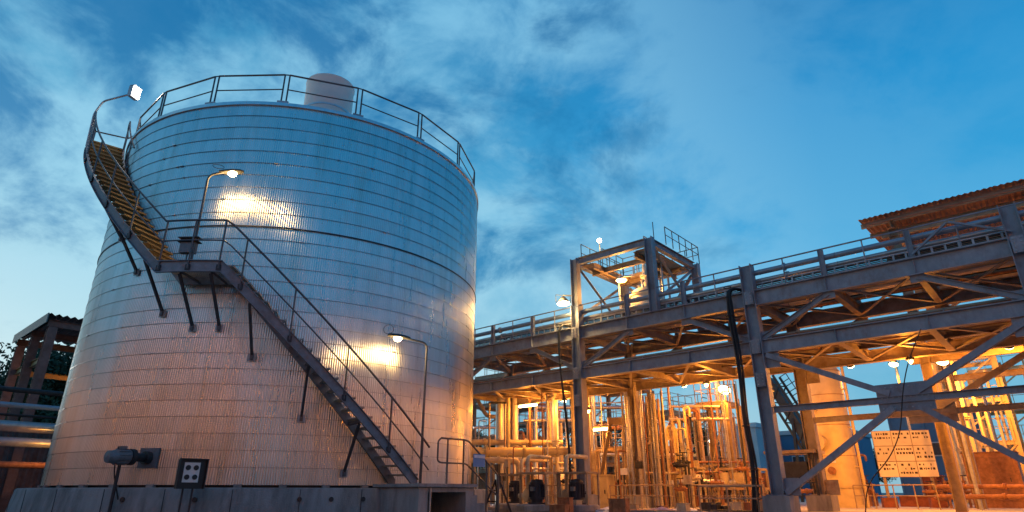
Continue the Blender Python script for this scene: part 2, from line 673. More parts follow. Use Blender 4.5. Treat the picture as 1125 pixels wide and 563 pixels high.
# landing block with niche and steps
lb = thing('landing_block', 'concrete stair block with dark niche beside the tank foundation', 'stair block', T(-40, 7.0, 0))
ang0 = -40
rd = Vector((math.cos(R(ang0)), math.sin(R(ang0)), 0))     # outwards
td = Vector((-rd.y, rd.x, 0))                                # along, to the right
C0 = T(ang0, 6.3, 0)


def L(a, b, z):
    return C0 + td * a + rd * b + UP * z


m = MB()
m.box(L(-.95, .70, .435), (1.5, .28, .95), rd, td)
m.box(L(.55, .70, .435), (1.5, .28, .95), rd, td)
m.box(L(-.20, .70, .86), (1.5, 1.22, .10), rd, td)
m.box(L(-.20, .12, .40), (.3, 1.22, .82), rd, td)
m.part('block', 'concrete', lb)
MB().box(L(-.22, .72, .955), (1.62, 1.9, .07), rd, td).part('top_slab', 'concrete', lb)
for k in range(4):
    MB().box(L(.84 + k * .27, .70, (.74 - k * .18) / 2), (1.2, .27, .74 - k * .18), rd, td).part('step', 'concrete', lb)
MB().tube([L(-.75, 1.46, 0), L(-.75, 1.46, .9)], .025, 8).part('drain_pipe', 'pipe_silver', lb, True)

# step railing
sr = thing('step_railing', 'looped steel handrail beside the concrete steps at stair foot', 'railing', L(.6, 1.2, .9))
pth = bend([L(-.32, 1.3, 2.02), L(.45, 1.3, 2.02), L(.62, 1.3, 2.0), L(1.75, 1.3, 1.22), L(1.75, 1.3, .1)], .1)
MB().tube(pth, .024, 8).part('top_rail', 'rail_dark', sr, True)
pth = bend([L(-.32, 1.3, 2.02), L(-.42, 1.3, 1.95), L(-.42, 1.3, 1.5), L(-.32, 1.3, 1.46), L(.55, 1.3, 1.46), L(1.75, 1.3, .70)], .08)
MB().tube(pth, .02, 8).part('mid_rail', 'rail_dark', sr, True)
for a, z1, z0 in ((-.1, 2.02, .97), (.45, 2.02, .97), (1.3, 1.53, .2)):
    MB().tube([L(a, 1.3, z0), L(a, 1.3, z1)], .022, 8).part('post', 'rail_dark', sr, True)
nt_ = MB().box(L(.95, 1.36, 1.55), (.02, .42, .30), rd, td).top('notice_plate', 'label_blue', 'small blue and white notice plate tied to the step railing', 'notice plate')
MB().box(L(.95, 1.376, 1.64), (.012, .38, .07), rd, td).part('print', 'plastic_white', nt_)

# ------------------------------------------------------------------ SPIRAL STAIR
st = thing('spiral_staircase', 'dark steel staircase winding up the side of the storage tank', 'staircase', T(-44, 6.6, .99))
RI, RO = 6.14, 7.02
A0, A1, A2, A3, A4 = -44.0, -85.5, -98.0, -141.0, -152.0
Z0, ZL, Z3 = 1.0, 5.75, 10.62


def stair_z(a):
    if a >= A1:
        return Z0 + (ZL - Z0) * (A0 - a) / (A0 - A1)
    if a >= A2:
        return ZL
    if a >= A3:
        return ZL + (Z3 - ZL) * (A2 - a) / (A2 - A3)
    return Z3


def helix(a0, a1, r, dz, step=1.5):
    n = max(2, int(abs(a1 - a0) / step) + 1)
    return [T(a0 + (a1 - a0) * i / (n - 1), r, stair_z(a0 + (a1 - a0) * i / (n - 1)) + dz) for i in range(n)]


def plate(pts, h, w, centre):
    """vertical curved plate along pts, channel-like with flanges"""
    b = MB()
    n = len(pts)
    vs, fs = [], []
    prof_ = [(-w / 2, -h), (w / 2 + .05, -h), (w / 2 + .05, -h + .018), (w / 2, -h + .018), (w / 2, -.018), (w / 2 + .05, -.018), (w / 2 + .05, 0), (-w / 2, 0)]
    for p in pts:
        d = Vector((p.x - TC.x, p.y - TC.y, 0)).normalized() * centre
        for x, z in prof_:
            vs.append(p + d * x + UP * z)
    k = len(prof_)
    for i in range(n - 1):
        for j in range(k):
            fs.append((i * k + j, i * k + (j + 1) % k, (i + 1) * k + (j + 1) % k, (i + 1) * k + j))
    fs.append(tuple(range(k)))
    fs.append(tuple(range((n - 1) * k, n * k))[::-1])
    return b.add(vs, fs)


for (a, b_) in ((A0, A1), (A1, A2), (A2, A3), (A3, A4)):
    for r, sgn in ((RO, 1), (RI, -1)):
        plate(helix(a, b_, r, .10), .29, .014, sgn).part('stringer', 'stair_paint', st, True)
# treads: each a nosing plate with bearing bars
for (aa, bb, n) in ((A0, A1, 23), (A2, A3, 23)):
    for i in range(n):
        a = aa + (bb - aa) * (i + .5) / n
        z = stair_z(aa + (bb - aa) * (i + 1) / n) - .01
        d = Vector((math.cos(R(a)), math.sin(R(a)), 0))
        e = Vector((-d.y, d.x, 0))
        c = T(a, (RI + RO) / 2, z)
        tm = MB()
        tm.box(c + e * .125, (RO - RI - .03, .028, .045), d, e)
        for j in range(5):
            tm.box(c + e * (.075 - j * .05), (RO - RI - .03, .022, .03), d, e)
        for q in (-.42, 0, .42):
            tm.box(c + d * q - UP * .004, (.012, .25, .02), d, e)
        tm.part('tread', 'yellow_paint_lamplight' if aa == A2 else 'grating', st)  # upper treads tinted yellow to look lamplit
for (a, b_) in ((A1, A2), (A3, A4)):
    g = MB()
    n = 26 if a == A1 else 22
    for i in range(n):
        q = a + (b_ - a) * (i + .5) / n
        d = Vector((math.cos(R(q)), math.sin(R(q)), 0))
        g.box(T(q, (RI + RO) / 2, stair_z(q) + .0), (RO - RI - .03, .012, .035), d)
    for r in (RI + .15, RI + .44, RI + .73):
        pts = [T(a + (b_ - a) * i / 8, r, stair_z(a - .1) + .0) for i in range(9)]
        g.tube(pts, .008, 4)
    g.part('landing', 'grating', st)
# railings: outer all the way, inner near the top
hp = []
MB().tube(helix(A0 + 2.5, A1 - .4, RO + .03, 1.12) + helix(A1 - .8, A2 + .8, RO + .03, 1.12) + helix(A2, A4, RO + .03, 1.12), .026, 8).part('handrail', 'rail_dark', st, True)
MB().tube(helix(A0 + 2.5, A1 - .4, RO + .03, .60) + helix(A1 - .8, A2 + .8, RO + .03, .60) + helix(A2, A4, RO + .03, .60), .018, 8).part('mid_rail', 'rail_dark', st, True)
MB().tube(helix(A3 + 14, A4, RI + .0, 1.12), .024, 8).part('handrail', 'rail_dark', st, True)
MB().tube(bend([T(A4, RO + .03, Z3 + 1.12), T(A4 - .1, RI, Z3 + 1.12), T(A4 - .2, 5.9, 12.0)], .05), .024, 8).part('handrail', 'rail_dark', st, True)
for a in (-43.3, -51, -60.6, -71.5, -81.5, -86, -91.8, -97.6, -106, -115, -124, -133, -141, -146.5, -152):
    p = T(a, RO + .03, stair_z(a) - .1)
    o = MB().tube([p, p + UP * 1.22], .022, 8).part('post', 'rail_dark', st, True)
    MB().box(p + UP * .02, (.03, .1, .14), Vector((math.cos(R(a)), math.sin(R(a)), 0))).part('post_clamp', 'dark_metal', o)
for a in (-130, -140, -150):
    p = T(a, RI, stair_z(a) - .1)
    MB().tube([p, p + UP * 1.22], .02, 8).part('post', 'rail_dark', st, True)
# support brackets: a strut from the outer stringer back to a plate on the shell
for a, da in ((-57, 1.5), (-67.5, 1.2), (-79.5, .8), (-87.5, .5), (-93.5, .2), (-101.5, -.6), (-112, -1.5), (-122, -2), (-132, -2), (-143, -1)):
    z = stair_z(a) - .2
    d = Vector((math.cos(R(a)), math.sin(R(a)), 0))
    b = MB().ibeam(T(a, RO - .05, z), T(a + da * .3, 6.06, z - 1.05), .055, .06)
    b.angle(T(a, RO, z + .02), T(a, 6.04, z + .02), .07)
    o = b.part('bracket', 'rail_dark', st)
    MB().box(T(a + da * .3, 6.06, z - 1.07), (.02, .17, .17), d).part('wall_plate', 'galv', o)
    MB().box(T(a + da * .3, 6.09, z - 1.08), (.05, .07, .1), d).part('lug', 'rail_dark', o)
# junction boxes on the landing
jb = thing('junction_box', 'grey junction box strapped to the stair landing rail', 'junction box', T(-93, RO - .12, 5.85))
MB().box(T(-93, RO - .1, 6.2), (.16, .34, .26), Vector((math.cos(R(-93)), math.sin(R(-93)), 0))).part('housing', 'device_grey', jb)
for dz in (-.05, .05):
    MB().box(T(-93, RO - .1, 6.40 + dz), (.2, .5, .02), Vector((math.cos(R(-93)), math.sin(R(-93)), 0))).part('strap', 'dark_metal', jb)
MB().tube([T(-93, RO - .1, 5.8), T(-93, RO - .1, 6.1)], .02, 6).part('leg', 'rail_dark', jb)

# ------------------------------------------------------------------ lamps of the tank


def cobra_lamp(base, top, head, label, power, mat='lamp_warm', colour=WARM, loop=None):
    base, top, head = Vector(base), Vector(top), Vector(head)
    th = thing('stair_lamp', label, 'lamp', base)
    MB().tube(bend([base, top, head], .16), [.03] * 2 + [.026] * (len(bend([base, top, head], .16)) - 2), 10).part('post', 'rail_dark', th, True)
    d = (head - top)
    d.z *= .5
    d.normalize()
    x = d.cross(UP).normalized()
    body = MB()
    n = 10
    prof_ = [(0, .05, .05), (.1, .085, .07), (.3, .12, .085), (.48, .11, .07), (.58, .06, .04)]
    vs, fs = [], []
    for (l, w, hh) in prof_:
        for j in range(n):
            a = 2 * math.pi * j / n
            vs.append(head + d * (l - .12) + x * (w * math.cos(a)) + UP * (hh * max(math.sin(a), -.25)))
    for i in range(len(prof_) - 1):
        for j in range(n):
            fs.append((i * n + j, i * n + (j + 1) % n, (i + 1) * n + (j + 1) % n, (i + 1) * n + j))
    fs += [tuple(range(n))[::-1], tuple(range((len(prof_) - 1) * n, len(prof_) * n))]
    hd = body.add(vs, fs).part('head', 'dark_metal', th, True)
    lens = MB().lathe(head + d * .2 - UP * .02, -UP, [(0, .11), (.05, .10), (.09, .05), (.1, .01)], 14).part('lens', mat, hd, True)
    if loop:
        MB().ring(head + d * loop + UP * .16, (x + UP * .9).normalized(), .13, .008, 14, 4).part('hoop', 'dark_metal', th, True)
    light('lamp_light', head + d * .2 - UP * .22, power, colour, .24, th)
    return th


cobra_lamp(T(-42.8, 6.95, .99), T(-42.8, 6.95, 4.42), T(-47.2, 6.72, 4.50), 'glowing lamp on a curved post at the foot of the tank stairs', 75, loop=.45)
cobra_lamp(T(-91.8, 6.95, 5.75), T(-91.8, 6.95, 8.14), T(-89.4, 6.80, 8.30), 'glowing lamp on a post above the mid landing of the tank stairs', 75, loop=-.15)
tl = thing('stair_lamp', 'white lit lamp on a tall bent arm above the top of the tank stairs', 'lamp', T(-141, 7.05, 10.5))
q0 = T(-141, 7.05, 10.5)
pth = bend([q0, q0 + V(-.05, 0, 1.15), q0 + V(.12, 0, 1.6), q0 + V(.95, 0, 1.88)], .12)
MB().tube(pth, .028, 8).part('post', 'galv', tl, True)
hx = Vector((1, -.25, -.12)).normalized()
hd = MB().box(q0 + V(1.0, 0, 1.9), (.16, .28, .36), hx).part('head', 'galv', tl)
MB().box(q0 + V(1.0, 0, 1.9) + hx * .09, (.05, .25, .32), hx).part('lens', 'lamp_white', hd)
MB().box(q0 + V(1.0, 0, 1.9) + hx * .05 + UP * .2, (.2, .3, .02), hx).part('visor', 'galv', hd)
light('lamp_light', q0 + V(1.5, -.1, 1.8), 60, (1, .9, .75), .12, tl)

# ------------------------------------------------------------------ devices on the tank wall
ag = thing('tank_agitator', 'grey side entry agitator motor on a square flange of the tank', 'agitator', T(-100, 6.9, .9))
a = -97.6
d = Vector((math.cos(R(a)), math.sin(R(a)), 0))
e = Vector((-d.y, d.x, 0))
p = T(a, 6.05, 1.52)
MB().box(p, (.05, .46, .42), d, e).part('flange_plate', 'device_grey', ag)
MB().lathe(p, d - e * .35, [(0, .14), (.12, .14), (.12, .09), (.35, .09), (.36, .17), (.46, .17), (.46, .14)], 16).part('gearbox', 'dark_metal', ag, True)
ax = (d * 1.5 - e * .55 - UP * .05).normalized()
q = p + (d - e * .35).normalized() * .42
mo = MB().lathe(q, ax, [(-.05, .11), (.08, .155), (.34, .155), (.4, .13), (.5, .12), (.52, .04)], 18).part('motor', 'device_grey', ag, True)
for k in range(12):
    an = 2 * math.pi * k / 12
    u = ax.orthogonal().normalized()
    w = ax.cross(u)
    r_ = u * math.cos(an) + w * math.sin(an)
    MB().box(q + ax * .21 + r_ * .158, (.24, .010, .03), ax, r_.cross(ax), r_).part('fin', 'device_grey', mo)
MB().box(q + ax * .22 + UP * .18, (.15, .11, .08), ax).part('terminal_box', 'device_grey', ag)
MB().tube([q + ax * .2 - UP * .15, V((q + ax * .2).x, (q + ax * .2).y, .0)], .035, 8).part('stand', 'dark_metal', ag, True)
MB().tube(bend([q + ax * .3 + UP * .2, q + ax * .3 - UP * .3, V(q.x, q.y, .5), V(q.x - .1, q.y - .1, 0)], .2), .014, 6).part('cable', 'rubber', ag, True)

cb = thing('control_box', 'black control box with four dials on a post by the tank', 'control box', T(-83.8, 7.2, 0))
a = -83.8
d = (Vector((0, 0, 0)) - T(-83.8, 7.2, 0)).normalized()
d = (d + Vector((.35, 0, 0))).normalized()
e = Vector((-d.y, d.x, 0))
c = T(-83.8, 7.2, 1.15)
MB().box(c, (.16, .50, .56), d, e).part('housing', 'box_black', cb)
MB().box(c + d * .09 + UP * .285, (.1, .54, .02), d, e).part('hood', 'box_black', cb)
for q in (-.255, .255):
    MB().box(c + d * .09 + e * q, (.1, .02, .56), d, e).part('side_shield', 'box_black', cb)
fp = MB().box(c + d * .083 + e * -.02 + UP * .03, (.012, .30, .38), d, e).part('face_plate', 'dial_white', cb)
for u in (-.075, .075):
    for w in (-.09, .09):
        MB().lathe(c + d * .088 + e * (u - .02) + UP * (w + .03), d, [(0, .05), (.014, .05), (.014, .01)], 14).part('dial', 'box_black', fp, True)
for u in (-.1, .08):
    MB().tube([c + e * u - UP * .28, c + e * u - UP * 1.19], .02, 8).part('post', 'dark_metal', cb, True)


# ------------------------------------------------------------------ PIPE RACK
PITCH = R(21.2)


def at(x, y, d):
    """point of the site seen at photo position (x, y), d metres ahead"""
    v = (281.5 - y) / 670
    ry = math.cos(PITCH) - v * math.sin(PITCH)
    rz = math.sin(PITCH) + v * math.cos(PITCH)
    return Vector(((x - 562.5) / 670 * d / ry, d, EYE + d * rz / ry))


def flat(p, z):
    return Vector((p.x, p.y, z))


TF, TB = 18.5, 22.2
BAYS = [-26.3, -19.7, -13.1, -6.5, .1, 6.7]
rack = thing('pipe_rack', 'long two level grey steel pipe rack with braced legs', 'pipe rack', S(-6.5, 20.3, SLAB))
COLZ = {-13.1: 7.0}
for s in BAYS[1:]:
    for t in (TF, TB):
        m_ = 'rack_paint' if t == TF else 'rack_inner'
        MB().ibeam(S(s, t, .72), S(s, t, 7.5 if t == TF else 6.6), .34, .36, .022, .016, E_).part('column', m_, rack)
        o = MB().gbox(S(s, t, .73), (.55, .55, .03)).part('base_plate', m_, rack)
        MB().gbox(S(s, t, .48), (.75, .75, .47)).part('plinth', 'concrete', rack)
        for u in (-.2, .2):
            for w in (-.2, .2):
                MB().lathe(S(s + u, t + w, .74), UP, [(0, .025), (.05, .025), (.05, .014), (.1, .014)], 6).part('anchor_bolt', 'dark_metal', o)
for i in range(1, len(BAYS) - 1):
    a, b = BAYS[i] + .18, BAYS[i + 1] - .18
    for t in (TF, TB):
        m_ = 'rack_paint' if t == TF else 'rack_inner'
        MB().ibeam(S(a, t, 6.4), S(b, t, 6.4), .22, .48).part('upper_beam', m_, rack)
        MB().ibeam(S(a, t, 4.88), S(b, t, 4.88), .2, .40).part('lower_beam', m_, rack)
        # raking braces between the two levels
        s1, s2 = BAYS[i] + 2.2, BAYS[i] + 4.4
        MB().ibeam(S(a + .02, t, 5.12), S(s1, t, 6.13), .13, .15).part('raker', m_, rack)
        MB().ibeam(S(b - .02, t, 5.12), S(s2, t, 6.13), .13, .15).part('raker', m_, rack)
        for q, z in ((a + .1, 5.2), (s1, 6.1), (s2, 6.1), (b - .1, 5.2)):
            MB().gbox(S(q, t, z), (.34, .02, .26)).part('gusset', m_, rack)
    # cross beams and plan bracing
    cross = [BAYS[i], BAYS[i] + 2.2, BAYS[i] + 4.4]
    for q in cross:
        for z, h in ((6.37, .34), (4.86, .30)):
            MB().ibeam(S(q, TF + .19, z), S(q, TB - .19, z), .18, h).part('cross_beam', 'rack_inner', rack)
        if q != BAYS[i]:
            MB().ibeam(S(q, TF, 6.645), S(q, TF, 7.46), .12, .14, None, None, E_).part('post', 'rack_paint', rack)
            MB().ibeam(S(q, TB, 6.645), S(q, TB, 7.3), .12, .14, None, None, E_).part('post', 'rack_inner', rack)
    for k in range(3):
        p0, p1 = BAYS[i] + 2.2 * k + .1, BAYS[i] + 2.2 * (k + 1) - .1
        for z in (6.22, 4.74):
            MB().angle(S(p0, TF + .2, z), S(p1, TB - .2, z), .09).part('plan_brace', 'rack_inner', rack)
            MB().angle(S(p0, TB - .2, z - .012), S(p1, TF + .2, z - .012), .09).part('plan_brace', 'rack_inner', rack)
    # centre stringer
    for t in (19.75, 20.95):
        MB().ibeam(S(BAYS[i] + .1, t, 4.98), S(BAYS[i + 1] - .1, t, 4.98), .12, .16).part('stringer', 'rack_inner', rack)
# tall X bracing in the bay between two legs, front and back frame
for t, m_ in ((TF, 'rack_paint'), (TB, 'rack_inner')):
    for base_s in (-6.5, .1):
        cs, cz = base_s + 3.5, 3.03
        MB().ibeam(S(base_s + .19, t, 3.03), S(base_s + 6.41, t, 3.03), .15, .17).part('mid_beam', m_, rack)
        ends = ((base_s + 6.38, 4.62), (base_s + 6.4, .78), (base_s + .22, 4.62), (base_s + .2, .78))
        for (s, z) in (ends if t == TF else ends[:2]):
            dd = (S(s, t, z) - S(cs, t, cz)).normalized()
            p0 = S(cs, t, cz) + dd * .35
            for off in (-.07, .07):
                MB().bar(p0 + N_ * off, S(s, t, z) + N_ * off, .05, .15, N_.cross(dd)).part('brace', m_, rack)
            L_ = (S(s, t, z) - p0).length
            for k in range(1, 5):
                MB().box(p0 + dd * (L_ * k / 5), (.12, .09, .10), dd, N_).part('batten', m_, rack)
        MB().gbox(S(cs, t - .02, cz + .05), (1.25, .022, .70)).part('gusset', m_, rack)
        for s, z in ((base_s + .35, .95), (base_s + .35, 4.45), (base_s + 6.25, .95), (base_s + 6.25, 4.45)):
            MB().gbox(S(s, t, z), (.45, .02, .45)).part('gusset', m_, rack)
# top handrail of the rack
for i in range(1, len(BAYS) - 1):
    for k in range(3):
        p0, p1 = BAYS[i] + 2.2 * k, BAYS[i] + 2.2 * (k + 1)
        MB().tube([S(p0, TF, 7.48), S(p1, TF, 7.48)], .024, 8).part('handrail', 'rack_paint', rack, True)
        MB().tube([S((p0 + p1) / 2, TF + .02, 6.64), S((p0 + p1) / 2, TF + .02, 7.48)], .02, 6).part('baluster', 'rack_paint', rack, True)
# walkway grating on the upper level
for i in range(1, len(BAYS) - 1):
    for k in range(3):
        g = MB()
        p0 = BAYS[i] + 2.2 * k
        for j in range(22):
            g.gbox(S(p0 + .05 + j * .1, 18.98, 6.66), (.012, .52, .03))
        g.gbox(S(p0 + 1.1, 18.72, 6.66), (2.18, .012, .035)).gbox(S(p0 + 1.1, 19.24, 6.66), (2.18, .012, .035))
        g.part('walkway', 'rack_inner', rack)

S0, S1 = -22.5, 9.5


def rack_pipe(t, z, r, mat, label, s0=S0, s1=S1):
    m = MB().tube([S(s0, t, z), S(s1, t, z)], r, 12)
    o = m.top('rack_pipe', mat, label, 'pipe', 'pipes running along the rack', True, base=S(s0, t, z))
    n = 0
    for s in [b + 2.2 * k for b in BAYS[1:5] for k in range(3)]:
        if s0 < s < s1 - 1:
            MB().ring(S(s + .35, t, z), E_, r, .012, 14, 4).part('clamp', 'galv', o, True)
    for s in (s0 + 5.3, s0 + 17.1):
        MB().lathe(S(s, t, z), E_, [(-.03, r), (-.03, r * 1.5), (.03, r * 1.5), (.03, r)], 14).part('flange', mat, o, True)
    return o


rack_pipe(18.62, 7.24, .085, 'pipe_blue', 'blue grey pipe just below the top handrail of the rack')
rack_pipe(18.76, 7.01, .075, 'pipe_silver', 'slim silver pipe second below the top handrail of the rack')
rack_pipe(19.45, 6.83, .16, 'pipe_insul', 'fat insulated pipe on the upper rack deck behind the walkway')
rack_pipe(19.95, 6.75, .09, 'pipe_silver', 'silver pipe on the upper rack deck beside the fat insulated pipe')
rack_pipe(20.45, 6.78, .12, 'pipe_cream', 'cream pipe along the middle of the upper rack deck')
rack_pipe(21.1, 6.83, .16, 'pipe_insul', 'fat insulated pipe near the rear edge of the upper rack deck')
rack_pipe(21.7, 6.73, .07, 'pipe_rust', 'rusty pipe along the rear edge of the upper rack deck')
rack_pipe(18.95, 5.2, .10, 'pipe_cream', 'cream pipe along the front edge of the lower rack deck')
rack_pipe(19.35, 5.21, .12, 'pipe_insul', 'insulated pipe second from the front on the lower rack deck')
rack_pipe(20.2, 5.22, .13, 'pipe_rust', 'rusty brown pipe along the middle of the lower rack deck')
rack_pipe(20.6, 5.18, .08, 'pipe_cream', 'slim cream pipe beside the rusty one on the lower rack deck')
rack_pipe(21.4, 5.24, .16, 'pipe_silver', 'wide silver pipe along the rear of the lower rack deck')
for k, (t, r_, m_) in enumerate(((18.74, .05, 'pipe_rust'), (19.08, .03, 'pipe_rust'), (19.62, .10, 'pipe_rust'), (19.9, .07, 'pipe_cream'), (20.38, .03, 'pipe_cream'), (20.85, .09, 'pipe_rust'), (21.1, .06, 'pipe_cream'), (21.72, .09, 'pipe_rust'), (21.95, .05, 'pipe_rust'))):
    rack_pipe(t, 5.10 + r_, r_, m_, ('cream' if m_ == 'pipe_cream' else 'rusty') + ' small bore pipe packed between the larger ones on the lower rack deck')
for k, (t, r_, m_) in enumerate(((18.92, .10, 'pipe_blue'), (19.70, .05, 'dark_metal'), (20.2, .06, 'dark_metal'), (20.75, .08, 'pipe_blue'), (21.4, .06, 'dark_metal'), (21.95, .06, 'dark_metal'))):
    rack_pipe(t, 6.70 + r_ + (.22 if k == 0 else 0), r_, m_, ('dark' if m_ == 'dark_metal' else 'blue grey') + ' small bore pipe packed between the larger ones on the upper rack deck')
for (sa, za, sb_, zb) in ((-2.05, 6.7, -1.15, 7.36), (-1.15, 7.36, .05, 6.75)):
    MB().angle(S(sa, 18.42, za), S(sb_, 18.42, zb), .07).part('rail_brace', 'rack_paint', rack)
# cable ladder
cl = thing('cable_ladder', 'long galvanised cable ladder along the front of the rack top', 'cable ladder', S(S0, 18.62, 6.7))
for z in (6.72, 6.90):
    MB().gbox(S((S0 + S1) / 2, 18.66, z), (S1 - S0, .02, .035)).part('side_rail', 'galv', cl)
for k in range(int((S1 - S0) / .3)):
    MB().gbox(S(S0 + .15 + k * .3, 18.672, 6.81), (.05, .018, .145)).part('rung', 'galv', cl)
for k in range(3):
    MB().tube([S(S0, 18.69, 6.76 + k * .045), S(S1, 18.69, 6.755 + k * .045)], .018, 6).top('tray_cable', 'rubber', 'black power cable lying along the rack cable ladder', 'cable', 'cables on the rack cable ladder', True)


# black hoses hanging from the rack
def hose(pts, r, label, n=3):
    th = thing('cable_bundle', label, 'cable', Vector(pts[-1]))
    rr = random.Random(len(pts) * 7 + int(r * 1000))
    for k in range(n):
        of = E_ * rr.uniform(-.07, .07) + N_ * rr.uniform(-.06, .06)
        p = []
        for i, q in enumerate(pts):
            p.append(Vector(q) + of + E_ * rr.uniform(-.03, .03) + N_ * rr.uniform(-.03, .03))
        MB().tube(bend(p, .6, 6), r, 8).part('cable', 'rubber', th, True)
    for i in range(1, len(pts) - 1 if n > 1 else 0):
        q = Vector(pts[i])
        MB().ring(q, UP, .11, .014, 12, 4).part('tie', 'rubber', th, True)
    return th


hose([S(-6.7, 18.75, 6.75), S(-7.05, 18.15, 6.82), S(-7.08, 18.15, 5.9), S(-7.0, 18.15, 4.4), S(-7.06, 18.15, 2.6), S(-6.98, 18.15, 1.4), S(-7.1, 18.1, .3)], .032, 'thick black cable bundle hanging down beside the rack leg', 5)
hose([S(-13.4, 18.75, 6.75), S(-13.75, 18.2, 6.8), S(-13.75, 18.2, 5.3), S(-13.5, 18.2, 3.3), S(-13.4, 18.2, 1.6), S(-13.45, 18.2, .3)], .03, 'thinner black cable bundle hanging down beside the tower leg', 3)
hose([S(-2.3, 18.35, 4.7), S(-2.7, 18.3, 3.9), S(-2.95, 18.3, 3.2), S(-3.2, 18.3, 2.2), S(-3.6, 18.3, 1.6), S(-4.2, 18.3, 1.0), S(-4.4, 18.3, .3)], .014, 'thin loose black cable trailing across the braced gusset plate', 1)

# ------------------------------------------------------------------ STEEL TOWER over the rack
tw = thing('steel_tower', 'open square steel tower frame rising above the pipe rack', 'tower', S(-11.45, 20.3, 6.6))
TS0, TS1, TT0, TT1, TZ = -13.1, -9.8, 18.5, 22.16, 9.4
for s in (TS0, TS1):
    for t in (TT0, TT1):
        MB().ibeam(S(s, t, 7.5 if (s, t) == (TS0, TT0) else 6.65), S(s, t, TZ), .27, .29, .02, .014, E_).part('column', 'rack_paint', tw)
for t in (TT0, TT1):
    MB().ibeam(S(TS0 + .18, t, TZ - .14), S(TS1 - .18, t, TZ - .14), .18, .27).part('top_beam', 'rack_paint', tw)
for s in (TS0, TS1):
    MB().ibeam(S(s, TT0 + .19, TZ - .14), S(s, TT1 - .19, TZ - .14), .18, .27).part('top_beam', 'rack_paint', tw)
for s in (TS0, TS1):
    for (ta, za, tb, zb) in ((TT0 + .2, 9.0, TT1 - .2, 7.0), (TT1 - .2, 9.0, TT0 + .2, 7.0)):
        MB().angle(S(s + (.02 if za > zb and ta < tb else -.08), ta, za), S(s + (.02 if ta < tb else -.08), tb, zb), .11).part('brace', 'rack_paint', tw)
for t in (TT1,):
    MB().angle(S(TS0 + .2, t, 9.0), S((TS0 + TS1) / 2, t, 7.2), .11).part('brace', 'rack_paint', tw)
    MB().angle(S(TS1 - .2, t + .1, 9.0), S((TS0 + TS1) / 2, t + .1, 7.2), .11).part('brace', 'rack_paint', tw)
# platform with an opening for the vessel
PZ = 9.0
for s in (TS0 + .75, TS1 - .75):
    MB().ibeam(S(s, TT0 + .2, PZ), S(s, TT1 - .2, PZ), .12, .22).part('joist', 'steel_tan', tw)
for t in (TT0 + .9, TT1 - .9):
    MB().ibeam(S(TS0 + .2, t, PZ - .02), S(TS1 - .2, t, PZ - .02), .12, .2).part('joist', 'steel_tan', tw)
for (s0, s1, t0, t1) in ((TS0 + .2, TS0 + .68, TT0 + .2, TT1 - .2), (TS1 - .68, TS1 - .2, TT0 + .2, TT1 - .2), (TS0 + .82, TS1 - .82, TT1 - 1.3, TT1 - .2)):
    g = MB()
    n = int((t1 - t0) / .08)
    for k in range(n):
        g.gbox(S((s0 + s1) / 2, t0 + .04 + k * .08, PZ + .13), (s1 - s0, .03, .035))
    g.gbox(S(s0, (t0 + t1) / 2, PZ + .12), (.02, t1 - t0, .06)).gbox(S(s1, (t0 + t1) / 2, PZ + .12), (.02, t1 - t0, .06))
    g.part('grating', 'steel_tan', tw)


def railing(parent, pts, z, h=1.05, mat='rail_dark', step=.8, r=.02, names=('top_rail', 'mid_rail', 'post')):
    for a, b in zip(pts, pts[1:]):
        a, b = flat(Vector(a), z), flat(Vector(b), z)
        MB().tube([a + UP * h, b + UP * h], r, 6).part(names[0], mat, parent, True)
        MB().tube([a + UP * h * .55, b + UP * h * .55], r * .8, 6).part(names[1], mat, parent, True)
        n = max(1, round((b - a).length / step))
        for k in range(n + 1):
            q = a + (b - a) * k / n
            MB().tube([q, q + UP * h], r, 6).part(names[2], mat, parent, True)


railing(tw, [S(TS0 - .1, TT0 + .6, 0), S(TS0 - .1, TT1 + .1, 0), S(TS1 - 1.0, TT1 + .1, 0)], TZ, .85, step=.7, r=.018)
railing(tw, [S(TS0 + .7, TT0 + .9, 0), S(TS0 + .7, TT1 - 1.2, 0), S(TS1 - .7, TT1 - 1.2, 0), S(TS1 - .7, TT0 + .9, 0)], PZ + .14, .8, 'steel_tan', .6, .018)
railing(tw, [S(TS1 - 1.0, TT1 + .1, 0), S(TS1 + .15, TT1 + .1, 0), S(TS1 + .15, TT0 + 1.0, 0)], TZ, .72, step=.6, r=.018)
vs_ = thing('tower_vessel', 'cream dished vessel with nozzles inside the steel tower', 'vessel', S(-11.3, 20.7, 6.7))
MB().lathe(S(-11.3, 20.7, 6.75), UP, [(0, .62), (1.25, .62), (1.42, .56), (1.56, .36), (1.62, .1)], 28).part('shell', 'vessel_cream', vs_, True)
MB().lathe(S(-11.3, 20.7, 7.98), UP, [(0, .66), (.05, .66)], 28).part('seam_ring', 'vessel_cream', vs_, True)
MB().lathe(S(-11.3, 20.7, 8.36), UP, [(0, .12), (.45, .12), (.45, .2), (.52, .2), (.52, .1), (.9, .07), (1.3, .05)], 14).part('nozzle', 'vessel_cream', vs_, True)
for u, w in ((.35, .2), (-.35, .1), (.1, -.4)):
    MB().lathe(S(-11.3 + u, 20.7 + w, 8.25), UP, [(0, .05), (.25, .05), (.25, .09), (.3, .09)], 10).part('nozzle', 'pipe_silver', vs_, True)
